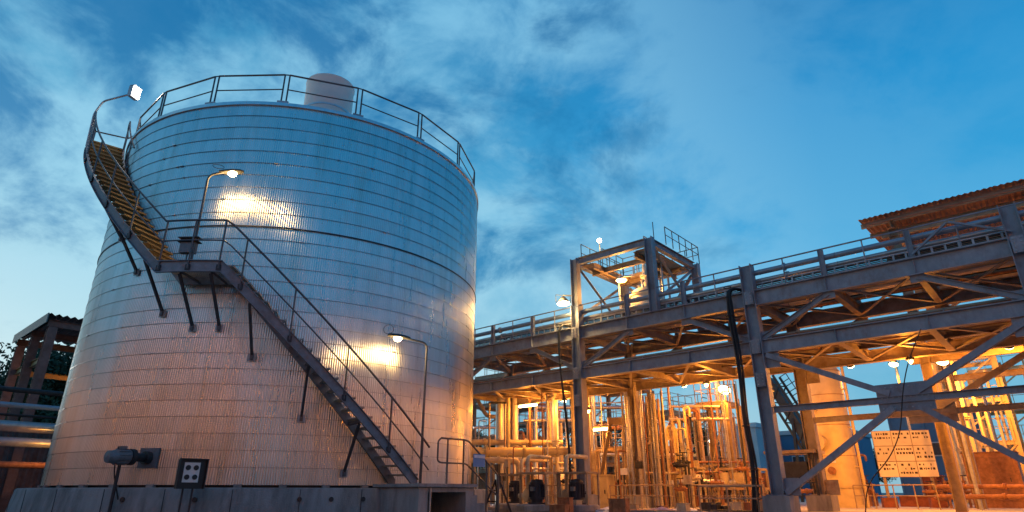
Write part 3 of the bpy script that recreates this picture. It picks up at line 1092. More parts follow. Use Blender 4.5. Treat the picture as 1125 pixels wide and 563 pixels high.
for k, (u, w, zt) in enumerate(((.9, -.3, 9.7), (-.9, -.5, 9.3), (.7, .6, 10.0), (-.6, .9, 9.5), (.2, .9, 10.4))):
    MB().tube(bend([S(-11.3 + u, 20.7 + w, 6.8), S(-11.3 + u, 20.7 + w, zt - .4), S(-11.3 + u * .4, 20.7 + w * .4, zt - .4), S(-11.3 + u * .4, 20.7 + w * .4, zt)], .12), .045, 8).top('vessel_pipe', 'pipe_silver', 'thin pipe rising beside the vessel inside the tower', 'pipe', 'pipes around the tower vessel', True)
tlm = thing('tower_lamp', 'small lit lamp on a rod at the tower top railing', 'lamp', S(-13.2, 20.5, TZ))
MB().tube([S(-13.2, 20.5, TZ), S(-13.2, 20.5, 10.75)], .02, 6).part('rod', 'rail_dark', tlm, True)
MB().lathe(S(-13.2, 20.5, 10.75), UP, [(0, .04), (.04, .08), (.1, .1), (.18, .08), (.21, .02)], 14).part('globe', 'lamp_white', tlm, True)
light('lamp_light', S(-13.2, 20.2, 10.6), 60, WARM, .15, tlm)
MB().tube([S(-10.9, 21.0, 9.5), S(-10.9, 21.0, 11.2)], .018, 6).top('lightning_rod', 'rail_dark', 'thin vertical lightning rod above the tower', 'rod', None, True)

tin = thing('platform_lamp', 'lit sodium lamp hanging under the tower platform beside the vessel', 'lamp', S(-11.9, 19.9, 8.7))
MB().lathe(S(-11.9, 19.9, 8.75), -UP, [(0, .05), (.06, .2), (.14, .24)], 14).part('shade', 'galv', tin, True)
MB().lathe(S(-11.9, 19.9, 8.62), -UP, [(0, .2), (.06, .16), (.1, .03)], 14).part('bulb', 'lamp_sodium', tin, True)
MB().tube([S(-11.9, 19.9, 8.75), S(-11.9, 19.9, 8.95)], .02, 6).part('rod', 'rail_dark', tin, True)
light('lamp_light', S(-11.9, 19.9, 8.35), 170, (1, .42, .09), .12, tin)
# rack lamps ---------------------------------------------------------------


def flood(loc, aim, label, power, arm=None, mat='lamp_sodium', colour=SODIUM, size=140, group=None, r=.2):
    loc, aim = Vector(loc), Vector(aim)
    th = thing('floodlight', label, 'floodlight', loc, group)
    d = (aim - loc).normalized()
    x = d.cross(UP)
    x = x.normalized() if x.length > .01 else E_
    MB().lathe(loc, d, [(-.24, .06), (-.2, .10), (-.06, r * .8), (0, r), (.03, r)], 16).part('reflector', 'dark_metal', th, True)
    MB().lathe(loc + d * .035, d, [(0, r * .93), (.02, r * .9), (.06, r * .5), (.07, .01)], 16).part('lens', mat, th, True)
    MB().tube([loc + x * (r + .03), loc + x * (r + .03) - d * .3, loc - x * (r + .03) - d * .3, loc - x * (r + .03)], .014, 6).part('yoke', 'dark_metal', th, True)
    if arm is not None:
        MB().tube([loc - d * .3, Vector(arm)], .03, 8).part('arm', 'galv', th, True)
    spot('lamp_light', loc + d * .14, aim, power, colour, th, size)
    return th


flood(S(-13.45, 18.12, 7.6), S(-13.0, 17.8, 2.0), 'bright floodlight fixed to the tower leg above the rack handrail', 350, S(-13.2, 18.45, 7.9), size=160, mat='lamp_warm', colour=WARM, r=.26)
light('lamp_light', S(-13.45, 17.9, 7.75), 110, WARM, .25, bpy.data.objects[[o.name for o in bpy.data.objects if o.name.startswith('floodlight')][-1]])

# floodlights added out of sight behind the rear rack beam, lighting the plant orange
UL = 'added hidden sodium floodlight on the rear edge of the lower rack deck shining away'
FL = [(-17.0, 20.4, 800), (-11.0, 20.6, 800), (-5.0, 20.6, 1000), (-.8, 20.6, 1000), (4.5, 20.6, 800)]
for s, t, pw in FL:
    flood(S(s, 22.56, 4.76), S(s, 27.5, .2), UL, pw, S(s, 22.3, 4.95), group='floodlights along the rear of the rack', size=165, r=.12)

# ------------------------------------------------------------------ ROOFED SHED behind the rack
rs = thing('roofed_gantry', 'tall open gantry with rusty corrugated roof behind the pipe rack', 'gantry', S(2, 26.5, SLAB))
RS0, RS1, RT0, RT1, RZ = -4.05, 9.0, 24.0, 29.0, 10.0


def corrugated(b, p, u, v, lu, lv, pitch=.25, amp=.03, th=.0):
    n = int(lu / pitch * 4)
    w = u.cross(v).normalized()
    vs, fs = [], []
    for j in (0, 1):
        for i in range(n + 1):
            vs.append(p + u * (lu * i / n) + v * (lv * j) + w * (amp * math.sin(i * math.pi / 2)))
    fs = [(i, i + 1, n + 2 + i, n + 1 + i) for i in range(n)]
    return b.add(vs, fs)


k = 0
x = RS0
while x < RS1 - .1:
    corrugated(MB(), S(x, RT0 - .3, RZ + .12), E_, (N_ + UP * .05).normalized(), 2.02, 5.8, .17, .02).part('roof_sheet', 'roof_rust', rs, True)
    x += 2.0
for t in (RT0, RT0 + 1.4, RT0 + 2.8, RT0 + 4.2):
    MB().ibeam(S(RS0, t, RZ - .06 + (t - RT0) * .05), S(RS1, t, RZ - .06 + (t - RT0) * .05), .1, .16).part('purlin', 'steel_tan', rs)
for s in (RS0 + .95, RS0 + 4.9, RS0 + 8.8, RS0 + 12.5):
    for t in (RT0 + .1, RT1 - .1):
        MB().ibeam(S(s, t, SLAB), S(s, t, RZ - .42), .28, .3, None, None, E_).part('column', 'steel_tan', rs)
    MB().ibeam(S(s, RT0 - .2, RZ - .28), S(s, RT1 + .2, RZ - .05), .2, .28).part('rafter', 'steel_tan', rs)
for z in (RZ - .55, RZ - 1.5, 6.4, 4.9):
    for t in (RT0 + .1, RT1 - .1):
        MB().ibeam(S(RS0 + .55, t, z), S(RS1, t, z), .16, .22).part('tie_beam', 'steel_tan', rs)
for i in range(3):
    s = RS0 + .5 + 4.2 * i
    MB().angle(S(s, RT1, 7), S(s + 4.1, RT1, 9.2), .12).part('brace', 'steel_tan', rs)
# crane beam detail hung under the roof
MB().ibeam(S(RS0 + .2, RT0 - .5, RZ - .2), S(RS1, RT0 - .5, RZ - .2), .1, .12).part('eaves_beam', 'roof_rust', rs)

# ------------------------------------------------------------------ generic plant pieces


def vpipe(p, z1, r, mat, label, group=None, goose=None, z0=SLAB, name='riser_pipe', valves=0, rr=random):
    """upright pipe, optional gooseneck towards direction goose"""
    p = flat(Vector(p), z0)
    pts = [p, flat(p, z1)]
    if goose is not None:
        g, drop = goose
        pts = [p, flat(p, z1), flat(p + g, z1)] + ([flat(p + g, z1 - drop)] if drop else [])
    o = MB().tube(bend(pts, max(.12, r * 2.2)), r, 10).top(name, mat, label, 'pipe', group, True, base=p)
    MB().lathe(p + UP * .02, UP, [(0, r * 1.7), (.05, r * 1.7)], 12).part('flange', mat, o, True)
    for k in range(valves):
        z = z0 + (k + 1) * (z1 - z0) / (valves + 1.3) * rr.uniform(.8, 1.1)
        MB().lathe(flat(p, z), UP, [(-.06, r), (-.06, r * 1.6), (-.02, r * 1.6), (-.02, r), (.02, r), (.02, r * 1.6), (.06, r * 1.6), (.06, r)], 12).part('flange', mat, o, True)
    return o


def hpipe(pts, r, mat, label, group=None, name='process_pipe', flanges=2, legs=False):
    pts = [Vector(p) for p in pts]
    o = MB().tube(bend(pts, r * 2.5), r, 12).top(name, mat, label, 'pipe', group, True)
    a, b = pts[0], pts[1]
    d = (b - a).normalized()
    if legs:
        for f in (.06, .94):
            q = a + (b - a) * f
            MB().bar(flat(q, SLAB), flat(q, q.z - r), .06, .06).part('support_leg', 'steel_tan', o)
    for k in range(flanges):
        q = a + (b - a) * ((k + .7) / (flanges + .6))
        MB().lathe(q, d, [(-.05, r), (-.05, r * 1.45), (-.005, r * 1.45), (-.005, r * 1.2), (.005, r * 1.2), (.005, r * 1.45), (.05, r * 1.45), (.05, r)], 14).part('flange', mat, o, True)
    return o


def handwheel_valve(p, r, axis, label, group, mat='pipe_rust'):
    """gate valve on a pipe stub: body, bonnet, stem and hand wheel"""
    p = Vector(p)
    th = thing('gate_valve', label, 'valve', p, group)
    axis = Vector(axis).normalized()
    MB().lathe(p, axis, [(-.18, r * 1.6), (-.14, r * 1.6), (-.14, r), (-.07, r * 1.3), (.07, r * 1.3), (.14, r), (.14, r * 1.6), (.18, r * 1.6)], 12).part('body', mat, th, True)
    MB().lathe(p, UP, [(0, r * 1.1), (.16, r * .9), (.16, r * 1.4), (.2, r * 1.4), (.2, r * .5), (.38, r * .4)], 10).part('bonnet', mat, th, True)
    MB().ring(p + UP * .38, UP, .13, .016, 14, 5).part('hand_wheel', 'dark_metal', th, True)
    if p.z > SLAB + .1:
        MB().tube([flat(p + axis * .2, SLAB), flat(p + axis * .2, p.z)], r * .8, 8).part('stub_pipe', mat, th, True)
        MB().tube([p - axis * .3, p + axis * .3], r * .8, 8).part('spool', mat, th, True)
    return th


def platform(p, w, d, z, label, cat='platform', mat='steel_tan', levels=None, rail=True, brace=True, name='steel_platform', legw=.18, z0=SLAB):
    """steel platform on four legs, axis on the plant grid; p = corner with least s, t"""
    s0, t0 = p.dot(E_), p.dot(N_)
    th = thing(name, label, cat, S(s0 + w / 2, t0 + d / 2, z0))
    levels = levels or [z]
    for (a, b) in ((0, 0), (w, 0), (w, d), (0, d)):
        MB().ibeam(S(s0 + a, t0 + b, z0), S(s0 + a, t0 + b, max(levels)), legw, legw, None, None, E_).part('leg', mat, th)
    for lz in levels:
        for (a, b) in (((0, 0), (w, 0)), ((0, d), (w, d)), ((0, 0), (0, d)), ((w, 0), (w, d))):
            MB().ibeam(S(s0 + a[0], t0 + a[1], lz), S(s0 + b[0], t0 + b[1], lz), .1, .2).part('beam', mat, th)
        g = MB()
        n = max(4, int(w / .12))
        for k in range(n):
            g.gbox(S(s0 + w * (k + .5) / n, t0 + d / 2, lz + .12), (.035, d, .03))
        for f in (.05, .35, .65, .95):
            g.gbox(S(s0 + w / 2, t0 + d * f, lz + .115), (w, .02, .03))
        g.part('grating', mat, th)
        if rail:
            railing(th, [S(s0, t0 + d, 0), S(s0, t0, 0), S(s0 + w, t0, 0), S(s0 + w, t0 + d, 0)], lz + .13, 1.05, mat, .9, .02)
    if brace:
        lo = z0 + .1
        for lz in levels:
            MB().angle(S(s0, t0 - .02, lo), S(s0 + w, t0 - .02, lz - .1), .08).part('brace', mat, th)
            lo = lz + .1
    return th


def ladder(p, z0, z1, label, cage=True, mat='steel_tan', w=.42):
    p = flat(Vector(p), z0)
    th = thing('caged_ladder', label, 'ladder', p)
    for q in (-w / 2, w / 2):
        MB().bar(p + E_ * q, flat(p, z1) + E_ * q, .05, .02).part('stile', mat, th)
    n = int((z1 - z0) / .3)
    for k in range(n):
        MB().tube([p + UP * (.2 + k * .3) - E_ * w / 2, p + UP * (.2 + k * .3) + E_ * w / 2], .014, 6).part('rung', mat, th, True)
    if cage:
        z = z0 + 2.0
        while z < z1:
            pts = [flat(p, z) + E_ * (.36 * math.cos(R(b))) - N_ * (.35 + .36 * math.sin(R(b)) - .36 * .0) for b in range(-40, 221, 20)]
            MB().tube(pts, .014, 4).part('cage_hoop', mat, th, True)
            z += .6
        for b in (0, 45, 90, 135, 180):
            q = p + E_ * (.36 * math.cos(R(b))) - N_ * (.35 + .36 * math.sin(R(b)))
            MB().bar(flat(q, z0 + 2.0), flat(q, z1), .03, .01).part('cage_strap', mat, th)
    return th


def pump(p, yaw, label, group=None, k=1.0):
    p = flat(Vector(p), SLAB)
    th = thing('process_pump', label, 'pump', p, group)
    MB().lathe(p, UP, [(0, .70 * k), (.16, .70 * k), (.2, .66 * k)], 24).part('base_pad', 'concrete', th, True)
    mo = MB().lathe(p + UP * .2, UP, [(0, .30 * k), (.05, .30 * k), (.05, .19 * k), (.14, .19 * k), (.14, .25 * k), (.18, .25 * k), (.18, .22 * k), (.62, .22 * k), (.62, .25 * k), (.66, .25 * k), (.66, .21 * k), (.74, .19 * k), (.76, .05)], 18).part('motor', 'motor_blue', th, True)
    for j in range(14):
        a = 2 * math.pi * j / 14
        d = Vector((math.cos(a), math.sin(a), 0))
        MB().box(p + UP * .60 + d * .235 * k, (.05, .014, .40), d).part('fin', 'motor_blue', mo)
    MB().gbox(p + UP * .66 - N_ * .27 * k + E_ * .05, (.14, .1, .13)).part('terminal_box', 'device_grey', th)
    MB().box(p + UP * 1.14 + E_ * .1, (1.15 * k, .8 * k, .05), E_, N_).part('canopy_plate', 'steel_tan', th)
    for a, b in ((-.45, -.3), (.62, -.3), (-.45, .32), (.62, .32)):
        MB().bar(p + E_ * a * k + N_ * b * k + UP * .18, p + E_ * a * k + N_ * b * k + UP * 1.12, .05, .05).part('stand_leg', 'steel_tan', th)
    d = Vector((math.cos(yaw), math.sin(yaw), 0))
    MB().lathe(p + d * .55 * k + UP * .45, d.cross(UP), [(-.12, .08), (-.1, .2), (.1, .2), (.12, .08)], 16).part('volute', 'pipe_cream', th, True)
    MB().tube(bend([p + d * .55 * k + UP * .5, p + d * .55 * k + UP * 1.7, p + d * .55 * k + N_ * 1.2 + UP * 1.7], .2), .07, 10).part('outlet_pipe', 'pipe_cream', th, True)
    MB().tube([p + d * .6 * k + UP * .45, p + d * 1.1 * k + UP * .45], .08, 10).part('inlet_pipe', 'pipe_cream', th, True)
    return th


def cabinet(p, w, d, h, label, mat, z0=SLAB, group=None):
    p = flat(Vector(p), z0)
    th = thing('equipment_cabinet', label, 'cabinet', p, group)
    MB().gbox(p + UP * h / 2, (w, d, h)).part('housing', mat, th)
    MB().gbox(p + UP * h * .52 - N_ * (d / 2 + .008), (w * .84, .016, h * .8)).part('door', mat, th)
    MB().gbox(p + UP * h * .5 - N_ * (d / 2 + .03) + E_ * w * .3, (.025, .03, .14)).part('handle', 'dark_metal', th)
    MB().gbox(p + UP * (h + .02), (w + .1, d + .1, .04)).part('rain_hood', mat, th)
    return th


LOOK = {'pipe_cream': 'cream', 'pipe_rust': 'rusty brown', 'pipe_silver': 'silver', 'steel_tan': 'tan', 'vessel_yellow': 'yellow', 'pipe_insul': 'pale insulated', 'dark_metal': 'dark', 'device_grey': 'grey', 'plastic_white': 'white'}


def looks(mat, r=None):
    w = LOOK[mat]
    return w if r is None else ('slim ' if r < .065 else 'stout ') + w


# ------------------------------------------------------------------ process area, left of the braced leg
rr = random.Random(11)
# tall insulated ducts and goosenecks
G = 'insulated uprights near the tank'
vpipe(at(549, 500, 29), at(549, 424, 29).z, .20, 'pipe_insul', 'thick pale insulated upright pipe beside the goosenecked one near the tank')
vpipe(at(566, 500, 29.6), at(566, 430, 29.6).z, .16, 'pipe_insul', 'pale insulated upright pipe just behind the goosenecked one')
vpipe(at(558, 520, 28), at(557, 427, 28).z, .10, 'pipe_cream', 'upright cream pipe with a gooseneck top near the tank', goose=(E_ * .75, 0))
vpipe(at(633, 545, 25), at(633, 418, 25).z, .09, 'pipe_cream', 'gooseneck pipe turning down beside the tower leg', goose=(E_ * .4, .8))
vpipe(at(652, 520, 27), at(651, 416, 27).z, .08, 'pipe_insul', 'slim pale gooseneck pipe right of the tower leg', goose=(E_ * .35, .5))
vpipe(at(611, 500, 28), at(611, 423, 28).z, .14, 'pipe_insul', 'pale upright pipe ending in a stub by the hanging thin cables', valves=2)
vpipe(at(605, 520, 28.5), at(605, 430, 28.5).z, .07, 'pipe_cream', 'thin cream upright pipe beside the stub ended one', valves=2)
# horizontal headers towards the tank
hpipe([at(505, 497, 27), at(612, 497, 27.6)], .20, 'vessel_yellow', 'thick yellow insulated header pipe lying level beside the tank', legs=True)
hpipe([at(500, 486, 28), at(618, 487, 28.6)], .13, 'pipe_cream', 'slimmer cream header pipe above the thick yellow one', legs=True)
hpipe([at(505, 506, 26.4), at(570, 506, 26.8), flat(at(570, 506, 26.8), SLAB + .1)], .12, 'pipe_cream', 'cream header pipe dropping to the paving below the thick yellow one')
hpipe([at(598, 496, 26.2), at(650, 495, 26.6), flat(at(650, 495, 26.6), SLAB)], .16, 'pipe_cream', 'short thick cream pipe turning down by the tower leg')
hpipe([at(520, 432, 30), at(535, 458, 30), at(560, 458, 30)], .10, 'pipe_cream', 'elbowed cream pipe high beside the tank')
pump(at(590, 550, 21.3), R(120), 'black motor pump under a flat tan plate, closest to the tank steps')
pump(at(634, 550, 21.0), R(120), 'black motor pump under a flat tan plate, beside the yellow cabinet')
pump(at(566, 550, 23.5), R(60), 'black motor pump under a flat tan plate, behind the black trestle', k=.9)
cabinet(at(665, 545, 25), .58, .5, 1.15, 'upright yellow cabinet below the tan trestle', 'vessel_yellow')
cabinet(at(686, 545, 31), .5, .5, 1.1, 'grey blue drum like cabinet behind the tan trestle', 'pipe_blue')
# black trestle
tr = thing('trestle', 'small black folding trestle standing by the tank steps', 'trestle', flat(at(546, 555, 20), SLAB))
b0 = flat(at(546, 555, 20), SLAB)
for q in (-.12, .12):
    for w in (-.34, .34):
        MB().bar(b0 + N_ * w + E_ * q * 2.2, b0 + UP * .92 + E_ * q * .6, .05, .05).part('leg', 'box_black', tr)
for z, q in ((.3, .22), (.6, .13)):
    MB().bar(b0 + UP * z - E_ * q - N_ * .2, b0 + UP * z + E_ * q - N_ * .2, .04, .04).part('rung', 'box_black', tr)
# A-shaped pipe trestle
at_ = thing('pipe_trestle', 'tan A shaped pipe support with splayed legs behind the yellow cabinet', 'pipe support', flat(at(682, 545, 27), SLAB))
a0, a1 = at(671, 463, 27), at(693, 463, 27)
MB().bar(a0 - (a1 - a0) * .15, a1 + (a1 - a0) * .15, .25, .28).part('cap_beam', 'steel_tan', at_)
MB().ibeam(a0, flat(at(654, 545, 27), SLAB), .14, .14).part('leg', 'steel_tan', at_)
MB().ibeam(a1, flat(at(722, 545, 27), SLAB), .14, .14).part('leg', 'steel_tan', at_)
for q in (676, 684, 689):
    MB().tube([flat(at(q, 540, 27.1), SLAB), at(q, 466, 27.1)], .04, 8).part('hanger', 'steel_tan', at_, True)
platform(at(655, 500, 31), 3.2, 1.8, at(680, 495, 31).z, 'railed tan platform behind the A shaped pipe support')
# rear multi level structures
platform(at(519, 545, 36), 3.2, 3.0, 5.5, 'three level pipe structure showing just past the tank', mat='steel_tan', levels=[1.9, 3.6, 5.4, 7.0])
platform(at(600, 545, 40), 4.5, 3.0, 5.5, 'low two level pipe structure far behind the pumps', mat='rack_inner', levels=[2.4, 4.6])
platform(at(690, 545, 42), 3.6, 3.0, 5.5, 'two level pipe structure behind the dense riser bundle', mat='steel_tan', levels=[3.0, 5.6])
platform(at(775, 545, 30), 1.5, 1.5, at(790, 440, 30).z, 'tall slim railed platform carrying a bright floodlight', mat='steel_tan', levels=[at(790, 446, 30).z], legw=.26)
ladder(at(806, 545, 30), SLAB, at(806, 420, 30).z, 'caged ladder at the tall slim platform')
# dense riser bundle
for k in range(22):
    x = 695 + k * 2.0 + rr.uniform(-1, 1)
    dd = rr.uniform(24.6, 27.0)
    mt = rr.choice(['pipe_cream', 'pipe_rust', 'pipe_cream', 'pipe_silver', 'steel_tan', 'dark_metal'])
    r_ = rr.choice([.035, .045, .06, .085])
    vpipe(at(x, 548, dd), rr.uniform(4.3, 5.15), r_, mt, looks(mt, r_) + ' upright pipe in the dense bundle below the rack', 'risers of the dense bundle', valves=rr.choice([1, 2, 3]), rr=rr)
for k in range(9):
    x = 738 + k * 3.2 + rr.uniform(-1, 1)
    dd = rr.uniform(26, 29)
    mt, r_ = rr.choice(['pipe_cream', 'pipe_rust', 'vessel_yellow']), rr.choice([.04, .06, .08])
    vpipe(at(x, 548, dd), rr.uniform(1.9, 4.6), r_, mt, looks(mt, r_) + ' upright pipe between the dense bundle and the slim platform', 'risers by the slim platform', valves=2, rr=rr, goose=(E_ * rr.uniform(.2, .5) * rr.choice([-1, 1]), rr.uniform(.2, .9)))
for k in range(9):
    x = 575 + k * 8.3 + rr.uniform(-2, 2)
    dd = rr.uniform(28, 34)
    mt, r_ = rr.choice(['pipe_cream', 'pipe_rust', 'pipe_insul']), rr.choice([.045, .06, .08, .1])
    vpipe(at(x, 548, dd), rr.uniform(2.6, 6.0), r_, mt, looks(mt, r_) + ' upright pipe rising among the pumps', 'risers among the pumps', valves=2, rr=rr, goose=rr.choice([None, (E_ * .5, .4), (-E_ * .5, 0)]))
dz = 0
for k, (x0, x1, y, d) in enumerate(((640, 700, 470, 29), (660, 740, 500, 29), (735, 800, 520, 27), (735, 790, 447, 28), (735, 800, 461, 28), (690, 745, 520, 25.5), (520, 560, 470, 33), (560, 640, 515, 30), (740, 830, 508, 28), (745, 835, 530, 26), (590, 700, 448, 33), (575, 640, 462, 31))):
    mt, r_ = rr.choice(['pipe_cream', 'pipe_rust', 'pipe_silver']), rr.choice([.05, .07, .1])
    hpipe([at(x0, y, d), at(x1, y, d + .8)], r_, mt, looks(mt, r_) + ' level process pipe crossing between the risers', 'level pipes in the process area', legs=True)
# valves scattered on the manifolds
for k in range(34):
    x = rr.uniform(735, 838)
    y = rr.uniform(508, 546)
    d = rr.uniform(24.5, 29)
    mt = rr.choice(['pipe_rust', 'pipe_cream', 'dark_metal'])
    handwheel_valve(at(x, y, d), .06, E_, looks(mt) + ' hand wheel valve in the crowded valve skid', 'valves of the crowded skid', mt)
for k in range(16):
    x = rr.uniform(560, 735)
    d = rr.uniform(25.5, 29)
    mt = rr.choice(['pipe_rust', 'pipe_cream', 'dark_metal'])
    handwheel_valve(at(x, rr.uniform(528, 548), d), .06, E_, looks(mt) + ' hand wheel valve low among the pumps', 'valves among the pumps', mt)
# skid frames carrying the valves
for (x0, x1, d, zt) in ((742, 800, 28.5, 1.9), (790, 838, 26.5, 1.7)):
    p0, p1 = at(x0, 545, d), at(x1, 545, d)
    sk = thing('valve_skid', 'low steel skid frame crowded with valves, %s' % ('beside the hanging cable bundle' if x0 > 760 else 'at the foot of the slim platform'), 'skid', flat((p0 + p1) / 2, SLAB))
    for z in (SLAB + .12, .95, zt):
        MB().bar(flat(p0, z), flat(p1, z), .1, .1).part('rail', 'steel_tan', sk)
        MB().bar(flat(p0 + N_ * .8, z), flat(p1 + N_ * .8, z), .1, .1).part('rail', 'steel_tan', sk)
    for f in (0, .33, .66, 1):
        q = p0 + (p1 - p0) * f
        MB().bar(flat(q, SLAB), flat(q, zt), .09, .09).part('post', 'steel_tan', sk)
        MB().bar(flat(q + N_ * .8, SLAB), flat(q + N_ * .8, zt), .09, .09).part('post', 'steel_tan', sk)
    for f in (.15, .5, .8):
        q = p0 + (p1 - p0) * f
        MB().box(flat(q - N_ * .08, 1.35), (.5, .1, .42), E_, N_).part('panel', 'pipe_cream', sk)
# horizontal exchangers on saddles
for (x, d, z, lab) in ((600, 33, 1.3, 'horizontal cream drum on saddles behind the pumps'), (760, 33, 1.5, 'horizontal cream drum on saddles behind the valve skid'), (555, 34, 2.6, 'horizontal cream drum on tall saddles close to the tank')):
    c = flat(at(x, 545, d), z)
    ex = thing('horizontal_drum', lab, 'drum', flat(c, SLAB))
    MB().lathe(c - E_ * 1.3, E_, [(0, .1), (.08, .32), (.25, .42), (2.35, .42), (2.52, .32), (2.6, .1)], 20).part('shell', 'vessel_cream', ex, True)
    for q in (-.8, .8):
        MB().gbox(flat(c + E_ * q, SLAB + (z - .3 - SLAB) / 2), (.16, .6, z - .3 - SLAB)).part('saddle', 'concrete', ex)
    for q in (-.5, .3):
        MB().lathe(c + E_ * q + UP * .4, UP, [(0, .07), (.25, .07), (.25, .13), (.3, .13)], 12).part('nozzle', 'pipe_cream', ex, True)
# low brick-red bund wall
MB().gbox(flat(at(730, 545, 29.5), SLAB + .22), (4.2, .2, .44)).top('bund_wall', 'brick_red', 'low red brown bund wall at the foot of the riser bundle', 'wall')
# guard rail near the braced leg
gr = thing('guard_rail', 'low tan guard rail in front of the braced rack leg', 'guard rail', S(-7.6, 17.9, SLAB))
railing(gr, [S(-8.6, 17.9, 0), S(-6.9, 17.9, 0), S(-6.9, 18.25, 0)], SLAB, .72, 'steel_tan', .8, .025)
# tarpaulin heap on the paving
for (x, w, mt, lab) in ((727, .9, 'tarp_purple', 'crumpled purple tarpaulin heap lying on the paving'), (752, 1.1, 'plastic_white', 'crumpled white sheet heap lying on the paving'), (668, .9, 'plastic_white', 'crumpled pale sheet heap in front of the yellow cabinet')):
    c = flat(at(x, 562, 20.5), SLAB)
    n1_, n2_ = 14, 7
    b = MB()
    vs, fs = [], []
    for j in range(n2_):
        for i in range(n1_):
            a = 2 * math.pi * i / n1_
            f = j / (n2_ - 1)
            rad = w * .6 * (1 - f) ** .6 * rr.uniform(.75, 1.1)
            vs.append(c + E_ * rad * math.cos(a) + N_ * rad * math.sin(a) * .6 + UP * (f * .12 * rr.uniform(.6, 1.3)))
    for j in range(n2_ - 1):
        for i in range(n1_):
            fs.append((j * n1_ + i, j * n1_ + (i + 1) % n1_, (j + 1) * n1_ + (i + 1) % n1_, (j + 1) * n1_ + i))
    b.add(vs, fs).top('tarpaulin', mt, lab, 'tarpaulin', None, True)

# ------------------------------------------------------------------ right of the braced leg
vy = thing('yellow_vessel', 'tall smooth yellow vertical vessel behind the cross braced bay', 'vessel', flat(at(926, 545, 26), SLAB))
c = flat(at(926, 545, 26), SLAB)
MB().lathe(c, UP, [(0, .85), (.1, .85), (.1, .74), (.7, .74), (5.3, .74), (5.55, .6), (5.75, .3), (5.8, .05)], 36).part('shell', 'vessel_yellow', vy, True)
MB().lathe(c + UP * .72, UP, [(0, .79), (.06, .79)], 36).part('seam_ring', 'vessel_yellow', vy, True)
for z in (1.9, 3.1, 4.3, 5.28):
    MB().lathe(c + UP * z, UP, [(0, .746), (.012, .75), (.024, .746)], 36).part('weld_seam', 'pipe_rust', vy, True)
mw = (-N_ - E_ * .45).normalized()
MB().lathe(c + UP * 2.45 + mw * .68, mw, [(0, .26), (.16, .26), (.16, .33), (.21, .33), (.21, .05)], 20).part('manway', 'vessel_yellow', vy, True)
MB().lathe(c + UP * 3.7 + mw * .70, mw, [(0, .06), (.16, .06), (.16, .11), (.2, .11)], 12).part('nozzle', 'vessel_yellow', vy, True)
MB().box(c + UP * 1.75 - N_ * .752, (.34, .02, .22), E_, N_).part('name_plate', 'dial_white', vy)
MB().lathe(c + UP * 1.35 - N_ * .70, -N_, [(0, .09), (.14, .09), (.14, .15), (.19, .15)], 14).part('nozzle', 'pipe_rust', vy, True)
MB().tube([c + E_ * .9 - N_ * .2, c + E_ * .9 - N_ * .2 + UP * 5.6], .06, 8).part('side_pipe', 'vessel_yellow', vy, True)
for z in (1.5, 3, 4.5):
    MB().tube([c + E_ * .6 - N_ * .2 + UP * z, c + E_ * .9 - N_ * .2 + UP * z], .03, 6).part('clip', 'vessel_yellow', vy)
# signboard
P = [at(957, 476, 26), at(1020, 473, 25.4)]
sd_ = (P[1] - P[0])
sd_.z = 0
sw_ = sd_.length
sd_.normalize()
sn = sd_.cross(UP).normalized()
if sn.y > 0:
    sn = -sn
sb = thing('notice_board', 'large cream notice board with rows of small dark print on two posts', 'notice board', flat((P[0] + P[1]) / 2, SLAB))
zc = 2.26
hh = 1.78
cc = flat((P[0] + P[1]) / 2, zc)
MB().box(cc, (sw_, .05, hh), sd_, -sn).part('backing', 'steel_tan', sb)
for i in range(3):
    for j in range(3):
        w_, h_ = sw_ / 3 - .03, hh / 3 - .03
        pc = cc + sd_ * ((i - 1) * sw_ / 3) + UP * ((1 - j) * hh / 3) + sn * .032
        pn = MB().box(pc, (w_, .014, h_), sd_, -sn).part('panel', 'board_cream', sb)
        ink = MB()
        for row in range(rr.choice([2, 3])):
            zz = pc.z + h_ * (.30 - row * .27)
            xx = -w_ * .42
            while xx < w_ * .4:
                l = rr.uniform(.03, .10)
                if rr.random() < .72:
                    ink.box(flat(pc, zz) + sd_ * (xx + l / 2) + sn * .009, (l, .004, rr.uniform(.05, .09)), sd_, -sn)
                xx += l + rr.uniform(.02, .05)
        ink.part('print', 'ink', pn)['kind'] = 'stuff'
for q in (-.42, .38):
    MB().box(flat(cc + sd_ * sw_ * q - sn * .07, SLAB + 1.45), (.1, .08, 2.9), sd_, -sn).part('post', 'steel_tan', sb)
    MB().box(flat(cc + sd_ * sw_ * q - sn * .07, SLAB + .18), (.5, .4, .36), sd_, -sn).part('footing', 'brick_red', sb)
# small canopy
cn = thing('small_canopy', 'small flat tan canopy on thin legs beside the braced rack leg', 'canopy', flat(at(878, 545, 21.5), SLAB))
c = flat(at(880, 545, 21.5), 2.05)
MB().gbox(c, (1.6, 1.2, .10)).part('roof', 'steel_tan', cn)
for a, b in ((-.7, -.5), (.7, -.5), (.7, .5), (-.7, .5)):
    MB().bar(flat(c + E_ * a + N_ * b, SLAB), c + E_ * a + N_ * b, .06, .06).part('leg', 'dark_metal', cn)
MB().gbox(flat(c, 1.45), (.9, .7, .6)).part('box', 'dark_metal', cn)
for z in (.7, 1.1):
    MB().bar(flat(c - E_ * .7 - N_ * .5, z), flat(c + E_ * .7 - N_ * .5, z), .04, .04).part('rail', 'dark_metal', cn)
